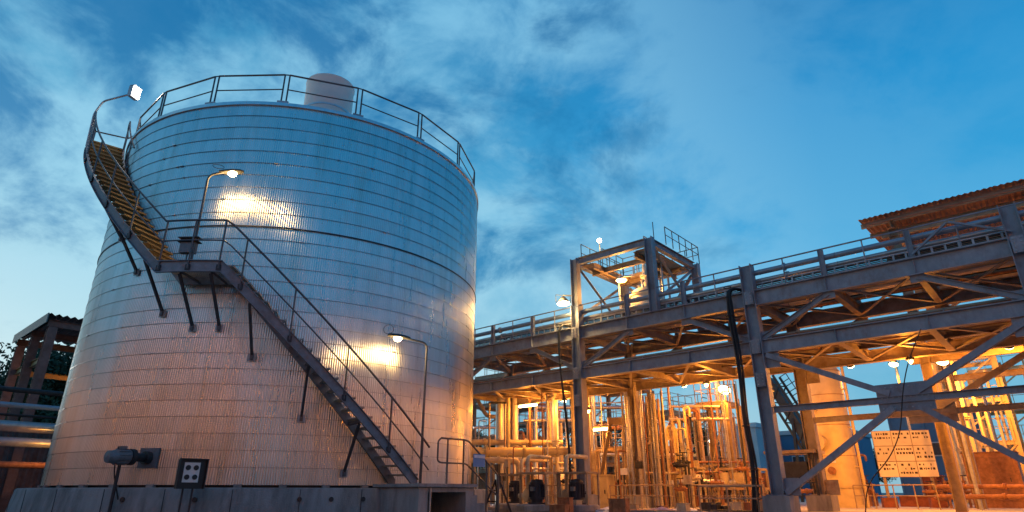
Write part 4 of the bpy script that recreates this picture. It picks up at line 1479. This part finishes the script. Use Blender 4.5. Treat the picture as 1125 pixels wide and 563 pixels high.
# lattice boom
bo = thing('lattice_boom', 'dark raked lattice conveyor boom with walkway rail seen past the rack leg', 'conveyor', flat(at(905, 545, 42), 0))
p0, p1 = at(846, 418, 42), at(912, 520, 40)
dv = (p1 - p0).normalized()
sx = dv.cross(UP).normalized()
sy = sx.cross(dv).normalized()
Ln = (p1 - p0).length
for a in (-.55, .55):
    for b in (-.5, .5):
        MB().bar(p0 + sx * a + sy * b, p1 + sx * a + sy * b, .14, .14).part('chord', 'box_black', bo)
n = 9
for k in range(n):
    q0, q1 = p0 + dv * (Ln * k / n), p0 + dv * (Ln * (k + 1) / n)
    for a in (-.55, .55):
        sg = 1 if k % 2 else -1
        MB().bar(q0 + sx * a + sy * .5 * sg, q1 + sx * a - sy * .5 * sg, .08, .08).part('lacing', 'box_black', bo)
        MB().tube([q0 + sx * a + sy * .5, q0 + sx * a + sy * 1.3], .03, 6).part('rail_post', 'box_black', bo)
MB().tube([p0 + sx * .55 + sy * 1.3, p1 + sx * .55 + sy * 1.3], .03, 6).part('hand_rail', 'box_black', bo)
MB().box((p0 + p1) / 2, (Ln, 1.0, .5), dv, sx, sy).part('belt_trough', 'dark_metal', bo)
for f in (.45, .9):
    q = p0 + dv * Ln * f
    for a in (-.5, .5):
        MB().bar(q + sx * a, flat(q + sx * a * 2, 0), .16, .16).part('leg', 'box_black', bo)
# blue warehouse far behind


def building(c, w, d, h, label, mat, ribs, name='blue_warehouse', roofmat='wall_pale', windows=0):
    th = thing(name, label, 'building', c)
    MB().gbox(c + UP * h / 2, (w, d, h)).part('wall', mat, th)
    MB().gbox(c + UP * (h + .2), (w + .4, d + .4, .4)).part('roof_edge', roofmat, th)
    n = int(w / ribs)
    for k in range(n + 1):
        MB().gbox(c + E_ * (-w / 2 + w * k / n) + UP * h / 2 - N_ * (d / 2 + .03), (.09, .06, h)).part('rib', mat, th)
    n = int(d / ribs)
    for k in range(n + 1):
        MB().gbox(c + N_ * (-d / 2 + d * k / n) + UP * h / 2 - E_ * (w / 2 + .03), (.06, .09, h)).part('rib', mat, th)
    for k in range(windows):
        wd = MB().gbox(c + E_ * (-w / 2 + w * (k + .5) / windows) + UP * h * .6 - N_ * (d / 2 + .05), (1.2, .1, .9)).part('window', 'wall_pale', th)
        MB().gbox(c + E_ * (-w / 2 + w * (k + .5) / windows) + UP * h * .6 - N_ * (d / 2 + .11), (1.05, .03, .75)).part('pane', 'dark_metal', wd)
    return th


building(flat(at(885, 545, 68), 0), 12, 10, 6.2, 'blue walled warehouse with pale roof edge behind the lattice boom', 'wall_blue', 1.2, windows=4)
building(flat(at(1050, 545, 44), 0), 5, 5, 5.8, 'smaller blue clad hut with white louvres behind the notice board', 'wall_blue', .9, windows=3)
building(flat(at(828, 545, 62), 0), 3.2, 3, 6.6, 'pale narrow block beside the blue warehouse', 'wall_pale', 1.0)
# yellow lit frames at the far right
for k, (x, d) in enumerate(((1062, 33), (1100, 36))):
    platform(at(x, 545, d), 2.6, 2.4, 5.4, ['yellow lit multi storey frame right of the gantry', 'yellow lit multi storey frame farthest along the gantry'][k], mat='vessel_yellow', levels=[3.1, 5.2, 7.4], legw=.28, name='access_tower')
G2 = 'uprights behind the cross braced bay'
for k in range(8):
    x = 1065 + k * 9 + rr.uniform(-2, 2)
    d = rr.uniform(29, 32)
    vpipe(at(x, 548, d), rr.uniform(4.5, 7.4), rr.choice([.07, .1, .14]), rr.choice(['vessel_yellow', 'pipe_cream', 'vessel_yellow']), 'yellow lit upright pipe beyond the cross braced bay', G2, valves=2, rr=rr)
# rust coloured tanks, skid and low pipes bottom right
cabinet(at(1100, 548, 25.5), 1.7, 1.2, 2.0, 'large rust brown steel housing behind the low pipes', 'pipe_rust')
cabinet(at(1030, 548, 28), .7, .6, 1.2, 'small rust brown cabinet right of the notice board', 'brick_red')
for k in range(12):
    handwheel_valve(at(rr.uniform(1022, 1062), rr.uniform(528, 548), rr.uniform(24.5, 27)), .06, E_, 'small rusty hand wheel valve right of the notice board', 'valves right of the notice board', 'pipe_rust')
for (y, d, mt, lab) in ((535, 23.5, 'pipe_rust', 'level rusty pipe low in front of the rust brown housing'), (546, 23.2, 'pipe_rust', 'lowest rusty pipe lying in front of the rust brown housing')):
    hpipe([at(1030, y, d), at(1150, y, d - 3)], .08, mt, lab)
for k in range(6):
    x = 905 + k * 9
    vpipe(at(x, 548, 31 + (k % 3)), rr.uniform(1.4, 2.6), .06, 'pipe_rust', 'short rusty stub pipe behind the notice board', 'stub pipes behind the notice board', valves=1, rr=rr, goose=(E_ * .4, .3))
for k in range(10):
    handwheel_valve(at(rr.uniform(905, 960), rr.uniform(530, 546), rr.uniform(27.5, 30)), .06, E_, 'small hand wheel valve at the foot of the yellow vessel', 'valves by the yellow vessel', 'pipe_rust')
hpipe([at(860, 540, 29), at(960, 540, 28)], .09, 'pipe_rust', 'level rusty pipe at the foot of the yellow vessel')
# brick gable with wall behind the riser stubs
MB().gbox(flat(at(1012, 548, 27.2), SLAB + .22), (1.5, .5, .44)).top('footing_block', 'brick_red', 'red brown concrete footing block right of the notice board post', 'block')

# ------------------------------------------------------------------ more sodium lamps
flood(at(796, 428, 29), at(760, 560, 26), 'bright floodlight on the tall slim platform', 800, None, size=165, r=.3)
light('lamp_light', at(796, 434, 28.4), 260, SODIUM, .2, [o for o in bpy.data.objects if o.name.startswith('floodlight')][-1])
YP = thing('street_lamp', 'distant lit street lamp behind the valve skid', 'lamp', flat(at(779, 545, 40), SLAB))
MB().tube(bend([flat(at(779, 545, 40), SLAB), flat(at(779, 487, 40), at(779, 487, 40).z + .3), at(784, 486, 40) + UP * .3], .3), .06, 8).part('post', 'galv', YP, True)
MB().lathe(at(781, 487, 40) + UP * .2, -UP, [(0, .08), (.06, .2), (.14, .2), (.2, .1), (.22, .02)], 14).part('globe', 'lamp_white', YP, True)
light('lamp_light', at(781, 487, 40) - UP * .3, 300, WARM, .2, YP)
for (x, y, d, lab) in ((580, 446, 27.5, 'lit tube lamp hanging over the pumps'), (660, 472, 28, 'lit tube lamp on the tan platform')):
    c = at(x, y, d)
    tb_ = thing('tube_lamp', lab, 'lamp', c)
    MB().tube([c - E_ * .5, c + E_ * .5], .05, 8).part('tube', 'lamp_sodium', tb_, True)
    MB().gbox(c + UP * .09, (1.15, .16, .06)).part('hood', 'galv', tb_)
    MB().tube([c + UP * .1, c + UP * .6], .02, 6).part('hanger', 'galv', tb_, True)
    light('lamp_light', c - UP * .15, 170, SODIUM, .15, tb_)
for k, (s, t, z, pw, lab) in enumerate(((-12.5, 29, 6.2, 750, 'floodlight on a pole behind the riser bundle'), (-5.5, 33, 6.4, 1200, 'floodlight on a pole behind the yellow vessel'), (2.0, 27, 6.2, 1200, 'floodlight on a pole below the gantry'), (-18.5, 27, 6.0, 700, 'floodlight on a pole behind the insulated uprights'), (-2.9, 26.5, 5.2, 700, 'floodlight on a pole beside the gantry leg'))):
    q = S(s, t, z)
    th = flood(q, S(s - .6, t - 3.0, 0), lab, pw, None, size=165)
    MB().tube([S(s, t + .35, SLAB), S(s, t + .35, z + .05), S(s, t + .1, z + .05)], .06, 8).part('pole', 'galv', th, True)

# ------------------------------------------------------------------ TREES


def crown_mesh(seed, rad, hgt, n):
    r = random.Random(seed)
    clumps = [(Vector((r.gauss(0, rad * .42), r.gauss(0, rad * .42), hgt * (.35 + .6 * r.random()))), rad * r.uniform(.22, .42)) for _ in range(26)]
    vs, fs = [], []
    for i in range(n):
        c, cr = r.choice(clumps)
        d = Vector((r.gauss(0, 1), r.gauss(0, 1), r.gauss(0, 1))).normalized()
        p = c + d * cr * (r.random() ** .4)
        s = r.uniform(.10, .20)
        u = Vector((r.gauss(0, 1), r.gauss(0, 1), r.gauss(0, 1))).normalized()
        w = u.orthogonal().normalized()
        k = len(vs)
        vs += [p - u * s, p + w * s * .55, p + u * s, p - w * s * .55]
        fs.append((k, k + 1, k + 2, k + 3))
    me = bpy.data.meshes.new('crown')
    me.from_pydata(vs, [], fs)
    me.materials.append(leaf)
    br = MB()
    br.tube([V(0, 0, -.1), V(.1, 0, hgt * .25), V(.0, .1, hgt * .6)], [.22, .16, .06], 8)
    for c, cr in clumps[:12]:
        br.tube([V(.05, .03, hgt * .25), c * .6 + V(0, 0, hgt * .12), c], [.09, .05, .02], 5)
    tme = br.mesh('trunk', 'bark', V(0, 0, 0), False)
    return me, tme


CR = [crown_mesh(5, 3.4, 9, 6500), crown_mesh(9, 3.0, 8, 6000), crown_mesh(15, 3.8, 9.5, 7000)]


def tree(p, k, sc_, label, group):
    th = thing('tree', label, 'tree', flat(Vector(p), 0), group)
    th.rotation_euler = (0, 0, rr.uniform(0, 6.28))
    th.scale = (sc_,) * 3
    for nm, me in zip(('crown', 'trunk'), CR[k]):
        o = bpy.data.objects.new(nm, me)
        col.objects.link(o)
        o.parent = th


for k, (x, d, s_) in enumerate(((2, 52, 1.4), (28, 56, 1.35), (46, 50, 1.25), (64, 52, 1.3), (-25, 56, 1.4), (84, 56, 1.3), (14, 62, 1.5))):
    tree(at(x, 541, d), k % 3, s_, 'dark leafy tree behind the open shed and left pipe run', 'trees behind the open shed')
for k, (x, d, s_) in enumerate(((680, 70, .9), (700, 74, .9), (758, 66, .75), (772, 72, .85), (788, 68, .75), (660, 78, .8), (806, 78, .8), (735, 80, .8))):
    tree(at(x, 541, d), k % 3, s_, 'dark leafy tree beyond the process area', 'trees beyond the process area')

# ------------------------------------------------------------------ LEFT: open shed, pipe run
sh = thing('open_shed', 'open sided shed with dark corrugated roof left of the tank', 'shed', S(-34, 7.5, 0))
q = V(-20.15, 26, 8.07)
s0, t0 = q.dot(E_), q.dot(N_)
for k in range(4):
    corrugated(MB(), S(s0 - .0, t0 - .2 + k * 1.3, 8.12), N_, -E_, 1.32, 6.2, .28, .05).part('roof_sheet', 'shed_roof', sh, True)
MB().gbox(S(s0 - 3.1, t0 - .22, 7.95), (6.2, .04, .42)).part('verge_board', 'shed_teal', sh)
for ds in (.3, 3.1, 5.9):
    for dt in (.1, 4.6):
        MB().ibeam(S(s0 - ds, t0 + dt, 0), S(s0 - ds, t0 + dt, 7.6), .34, .34, None, None, E_).part('post', 'shed_steel', sh)
    MB().ibeam(S(s0 - ds, t0 - .1, 7.78), S(s0 - ds, t0 + 5, 7.78), .2, .3).part('tie_beam', 'shed_steel', sh)
for dt in (.1, 2.4, 4.6):
    MB().ibeam(S(s0, t0 + dt, 8.0 - .03), S(s0 - 6.2, t0 + dt, 8.0 - .03), .12, .14).part('purlin', 'shed_steel', sh)
MB().ibeam(S(s0 - .3, t0 + .2, 6.3), S(s0 - 5.9, t0 + .2, 6.3), .16, .26).part('side_beam', 'yellow_paint_lamplight', sh)
MB().ibeam(S(s0 - 5.9, t0 + .2, 6.3), S(s0 - 5.9, t0 + 4.6, 6.3), .16, .26).part('side_beam', 'yellow_paint_lamplight', sh)
flood(S(s0 - 3.5, t0 + 3.4, 6.9), S(s0 - 6, t0 + 1.0, 3), 'small sodium floodlight under the open shed roof', 160, S(s0 - 3.5, t0 + 3.5, 7.6), size=150)

lp_s = -29.5
pr = thing('low_pipe_rack', 'low dark pipe rack carrying level pipes left of the tank', 'pipe rack', S(lp_s, 5, 0))
for t in (-8, -3, 2, 7, 12):
    for ds in (0, -1.6):
        MB().ibeam(S(lp_s + ds, t, 0), S(lp_s + ds, t, 4.3), .2, .2, None, None, E_).part('leg', 'shed_steel', pr)
    for z in (1.7, 2.6, 3.45, 4.2):
        MB().ibeam(S(lp_s + .15, t, z), S(lp_s - 1.75, t, z), .12, .16).part('cross_beam', 'shed_steel', pr)
for (z, ds, r, mt, lab) in ((4.42, .0, .10, 'dark_metal', 'topmost dark pipe of the low rack left of the tank'), (3.86, .0, .10, 'pipe_blue', 'slim blue grey pipe second on the low rack left of the tank'),
                            (3.55, -.5, .05, 'dark_metal', 'thin dark pipe inside the low rack left of the tank'), (3.10, .05, .20, 'pipe_silver', 'fat silver pipe on the low rack left of the tank'),
                            (2.55, .05, .17, 'pipe_blue', 'fat blue grey pipe below the silver one on the low rack'), (1.75, .0, .12, 'pipe_rust', 'lowest rusty pipe of the low rack left of the tank')):
    hpipe([S(lp_s + ds, -12, z), S(lp_s + ds, 16, z)], r, mt, lab, 'pipes of the low left rack', flanges=4)
flood(S(lp_s + 1.2, 6.5, 2.4), S(lp_s - .2, 5.5, 1.6), 'small sodium lamp beside the low left pipe rack', 60, S(lp_s + .3, 6.5, 3.4), size=150, r=.12)
bl = thing('blue_hopper', 'small blue hopper on top of the low left pipe rack', 'hopper', S(lp_s - 3.2, 3.0, 0))
c = S(lp_s - 3.2, 3.6, 0)
MB().lathe(c + UP * 4.1, UP, [(0, .3), (.6, .95), (1.15, .95), (1.3, .7), (1.32, .1)], 18).part('bin', 'label_blue', bl, True)
for a in range(4):
    u = Vector((math.cos(a * 1.57 + .7), math.sin(a * 1.57 + .7), 0)) * .8
    MB().bar(c + u, c + u + UP * 4.9, .12, .12).part('leg', 'shed_steel', bl)

# ------------------------------------------------------------------ BEHIND THE CAMERA: unseen buildings and lamps, added to warm the tank's reflections
wh = thing('unseen_yard_building', 'long unseen warm lit works building added across the yard behind the viewpoint', 'building', V(4, -22, 0))
MB().box(V(4, -24, 6.6), (74, 6, 13.2)).part('wall', 'wall_warm', wh)
for k, (x, w, h) in enumerate(((-22, 8, 16.5), (-9, 6, 14.6), (3, 9, 17.2), (17, 7, 15.2), (29, 8, 16.8))):
    MB().box(V(x, -25, h / 2), (w, 5, h)).part('bay', 'wall_warm', wh)
for k in range(9):
    wd = MB().box(V(-24 + k * 7, -20.98, 3.2), (2.4, .06, 1.5)).part('window', 'dark_metal', wh)
for z in (7.1, 12.2):
    for k in range(6):
        x = -26 + k * 11 + (0 if z < 10 else 5.5)
        th = thing('unseen_wall_lamp', 'added unseen sodium wall lamp in the %s row on the works building across the yard' % ('lower' if z < 10 else 'upper'), 'lamp', V(x, -20.6, z), 'added lamps of the works building')
        MB().tube(bend([V(x, -21, z), V(x, -20.4, z + .3), V(x, -19.8, z + .2)], .2), .04, 8).part('arm', 'galv', th, True)
        MB().lathe(V(x, -19.8, z + .15), -UP, [(0, .1), (.1, .28), (.2, .28)], 14).part('shade', 'dark_metal', th, True)
        MB().lathe(V(x, -19.8, z), -UP, [(0, .22), (.08, .2), (.14, .05)], 14).part('lens', 'lamp_sodium', th, True)
        light('lamp_light', V(x, -19.4, z - .4), 160 if z < 10 else 360, (1, .29, .045), .25, th)  # added lamps warm the wall mirrored in the tank
wg = thing('unseen_yard_annex', 'unseen warm lit annex added along the side of the yard left of the viewpoint', 'building', V(-40, -8, 0))
MB().box(V(-41, -8, 6.2), (5, 34, 12.4)).part('wall', 'wall_warm', wg)  # added annex keeps blue sky out of the tank's left reflections
for k, (y, w, h) in enumerate(((-18, 6, 15.5), (-4, 7, 16.5))):
    MB().box(V(-41.5, y, h / 2), (5, w, h)).part('bay', 'wall_warm', wg)
for k in range(4):
    MB().box(V(-38.47, -20 + k * 8, 3.2), (.06, 2.4, 1.5)).part('window', 'dark_metal', wg)
for k in range(3):
    y = -18 + k * 10.5
    th = thing('unseen_wall_lamp', 'added unseen sodium wall lamp on the annex beside the yard', 'lamp', V(-38.3, y, 7.1), 'added lamps of the annex')
    MB().tube(bend([V(-38.5, y, 7.1), V(-37.9, y, 7.4), V(-37.3, y, 7.3)], .2), .04, 8).part('arm', 'galv', th, True)
    MB().lathe(V(-37.3, y, 7.25), -UP, [(0, .1), (.1, .28), (.2, .28)], 14).part('shade', 'dark_metal', th, True)
    MB().lathe(V(-37.3, y, 7.1), -UP, [(0, .22), (.08, .2), (.14, .05)], 14).part('lens', 'lamp_sodium', th, True)
    light('lamp_light', V(-37.0, y, 6.7), 220, (1, .31, .055), .25, th)
# dark sheet fence behind the low left pipes
fc = thing('sheet_fence', 'dark corrugated sheet fence behind the low left pipe rack', 'fence', S(-33.5, 5, 0))
for k in range(16):
    corrugated(MB(), S(-33.5, -10 + k * 1.7, 0), N_, UP, 1.69, 3.3 + .05 * (k % 3), .2, .03).part('sheet', 'shed_steel', fc, True)
for k in range(9):
    MB().gbox(S(-33.6, -10 + k * 3.4, 1.7), (.1, .1, 3.4)).part('post', 'dark_metal', fc)
for k, (x, d, s_) in enumerate(((520, 82, .9), (548, 88, 1.0), (582, 84, .9), (615, 90, 1.0), (640, 86, .9), (835, 90, .9), (940, 84, .8), (975, 88, .9), (1010, 82, .8), (1080, 86, .9), (1120, 84, .9))):
    tree(at(x, 541, d), k % 3, s_, 'dark leafy tree in the far row beyond the plant', 'far row of trees beyond the plant')
# thin conduits and small instrument boxes
for k in range(34):
    x = rr.uniform(515, 830)
    d = rr.uniform(24.5, 34)
    z1 = rr.uniform(2.0, 4.9)
    mt = rr.choice(['pipe_silver', 'dark_metal', 'pipe_rust', 'pipe_cream'])
    vpipe(at(x, 548, d), z1, rr.choice([.018, .025, .032]), mt, 'thin ' + looks(mt) + ' conduit rising through the process area', 'thin conduits in the process area', goose=rr.choice([None, (E_ * .3, .2), (N_ * .5, 0)]))
for k in range(26):
    x = rr.uniform(520, 835)
    d = rr.uniform(23.5, 30)
    p = flat(at(x, 548, d), SLAB)
    mt = rr.choice(['pipe_cream', 'device_grey', 'dark_metal', 'plastic_white'])
    ib = thing('instrument_post', 'small ' + looks(mt) + ' instrument box on a thin post among the pipes', 'instrument', p, 'instrument posts in the process area')
    z = rr.uniform(.8, 1.7)
    MB().tube([p, p + UP * z], .022, 6).part('post', 'dark_metal', ib, True)
    MB().gbox(p + UP * z, (rr.uniform(.16, .32), .14, rr.uniform(.2, .36))).part('box', mt, ib)
for k, (x, d, w, h) in enumerate(((545, 36, 2.4, 1.6), (625, 34, 2.0, 1.7), (705, 33, 2.4, 1.5), (800, 33, 2.6, 1.6), (850, 32, 2.0, 1.4))):
    cabinet(at(x, 548, d), w, 1.0, h, 'dark rust brown equipment housing far back in the process area', 'pipe_rust', group='dark housings at the back')

for s_, lab in ((-13.1, 'added caged bulkhead lamp on the back of the tower leg'), (-6.5, 'added caged bulkhead lamp on the back of the braced rack leg'), (-9.8, 'added caged bulkhead lamp hung below the lower rack deck mid bay'), (-3.2, 'added caged bulkhead lamp hung below the lower deck of the braced bay'), (-16.4, 'added caged bulkhead lamp hung below the lower deck near the tank')):
    q = S(s_, 18.95, 3.6) if s_ in (-13.1, -6.5) else S(s_, 21.95, 4.56)
    th = thing('added_bulkhead_lamp', lab, 'lamp', q)  # lamps added so that the rack underside glows
    MB().lathe(q + UP * .02, -UP, [(-.1, .04), (-.06, .12), (0, .13)], 12).part('housing', 'dark_metal', th, True)
    MB().lathe(q, -UP, [(0, .07), (.05, .06), (.09, .02)], 12).part('globe', 'lamp_sodium', th, True)
    if s_ in (-13.1, -6.5):
        MB().tube([q + UP * .1, q + UP * .1 - N_ * .28], .025, 6).part('arm', 'galv', th, True)
    else:
        MB().tube([q + UP * .1, q + UP * .2], .02, 6).part('rod', 'galv', th, True)
    light('lamp_light', q - UP * .25, 230, SODIUM, .12, th)

# bolts on the big gussets and splice plates on the legs
bolt_me = None


def bolts(parent, centre, nx, nz, dx_, dz_, mat='rack_paint'):
    global bolt_me
    if bolt_me is None:
        b = MB().lathe(V(0, 0, 0), -N_, [(0, .022), (.018, .022), (.018, .01), (.03, .01)], 6)
        bolt_me = b.mesh('bolt', 'galv', V(0, 0, 0), False)
    for i in range(nx):
        for j in range(nz):
            o = bpy.data.objects.new('bolt', bolt_me)
            col.objects.link(o)
            o.parent = parent
            o.location = centre + E_ * ((i - (nx - 1) / 2) * dx_) + UP * ((j - (nz - 1) / 2) * dz_) - BASE[parent]


for bs in (-6.5, .1):
    bolts(rack, S(bs + 3.5, TF - .033, 3.08), 9, 3, .13, .26)
for s in BAYS[2:5]:
    for z in (6.4, 4.88, 3.9):
        MB().gbox(S(s, TF - .19, z), (.26, .016, .42)).part('splice_plate', 'rack_paint', rack)
        bolts(rack, S(s, TF - .20, z), 2, 4, .14, .1)
for i in range(1, len(BAYS) - 1):
    for q in (BAYS[i] + 2.2, BAYS[i] + 4.4):
        for z in (6.4, 4.88):
            MB().gbox(S(q, TF - .06, z), (.012, .1, .36)).part('stiffener', 'rack_paint', rack)
# more fine pipework behind the rack
for k in range(46):
    x = rr.uniform(640, 830)
    d = rr.uniform(25, 40)
    mt = rr.choice(['steel_tan', 'pipe_rust', 'pipe_cream', 'dark_metal', 'pipe_silver'])
    r_ = rr.choice([.02, .03, .04, .055])
    vpipe(at(x, 548, d), rr.uniform(2.4, 6.6), r_, mt, looks(mt) + ' fine pipe standing behind the riser bundle', 'fine pipes behind the riser bundle', goose=rr.choice([None, (E_ * .4, .3), (-E_ * .6, 0), (N_ * .5, .6)]))
for k in range(24):
    x = rr.uniform(520, 790)
    d = rr.uniform(26, 36)
    y = rr.uniform(440, 540)
    mt = rr.choice(['steel_tan', 'pipe_rust', 'pipe_cream', 'dark_metal'])
    w = rr.uniform(18, 50)
    hpipe([at(x, y, d), at(x + w, y, d + w * .01)], rr.choice([.025, .04, .055]), mt, looks(mt) + ' thin level pipe spanning between uprights', 'thin level pipes between uprights', flanges=1, legs=True)
for (x, d, w, lv, lab) in ((648, 36, 3.0, [2.2, 4.3, 6.3], 'three level open frame far behind the tan trestle'), (735, 38, 3.2, [2.6, 5.0], 'two level open frame far behind the valve skid'), (560, 42, 3.4, [2.5, 5.0, 7.2], 'three level open frame far behind the first pump')):
    platform(at(x, 545, d), w, 2.4, 3, lab, mat='steel_tan', levels=lv, legw=.2)
for (x, d, lab) in ((705, 23.6, 'low tan guard rail at the foot of the riser bundle'), (800, 22.5, 'low tan guard rail in front of the valve skid'), (610, 24.2, 'low tan guard rail behind the front pumps'), (985, 23.4, 'low tan guard rail below the notice board')):
    p = flat(at(x, 555, d), SLAB)
    g = thing('guard_rail', lab, 'guard rail', p)
    railing(g, [p - E_ * 1.3, p + E_ * 1.3], SLAB, .8, 'steel_tan', .65, .022)

# lamp added to brighten the far frames
q = S(-2.6, 35.0, 5.6)
th = flood(q, S(-4.6, 41.0, 3.0), 'floodlight on a pole turned towards the far yellow frames', 2200, None, size=165, r=.12)
MB().tube([S(-2.6, 34.65, SLAB), S(-2.6, 34.65, 5.65), S(-2.6, 34.9, 5.65)], .06, 8).part('pole', 'galv', th, True)
# bits and pieces on the paving in front of the pumps and the valve skid
for k in range(14):
    x = rr.uniform(600, 845)
    p = flat(at(x, 558, rr.uniform(19.5, 22)), SLAB)
    mt = rr.choice(['pipe_rust', 'pipe_cream', 'dark_metal', 'steel_tan'])
    w, d, h = rr.uniform(.2, .6), rr.uniform(.15, .4), rr.uniform(.12, .4)
    cr = thing('parts_crate', 'small ' + LOOK[mt] + ' crate of parts standing on the paving', 'crate', p, 'crates on the paving')
    MB().gbox(p + UP * h / 2, (w, d, h)).part('box', mt, cr)
    MB().gbox(p + UP * (h + .012), (w + .03, d + .03, .024)).part('lid', mt, cr)
    for q in (-w * .3, w * .3):
        MB().gbox(p + UP * h / 2 + E_ * q - N_ * (d / 2 + .01), (.04, .02, h * .95)).part('batten', mt, cr)
hoses = [('black hose lying in a loop on the paving before the valve skid', 770, 'rubber'), ('rusty orange hose lying in a loop before the yellow cabinet', 690, 'pipe_rust')]
for lab, x, mt in hoses:
    c = flat(at(x, 560, 20.5), SLAB + .03)
    pts = [c + E_ * (.9 * math.cos(t * .55) + t * .07) + N_ * (.5 * math.sin(t * .55)) for t in range(26)]
    MB().tube(pts, .025, 8).top('coiled_hose', mt, lab, 'hose', None, True)
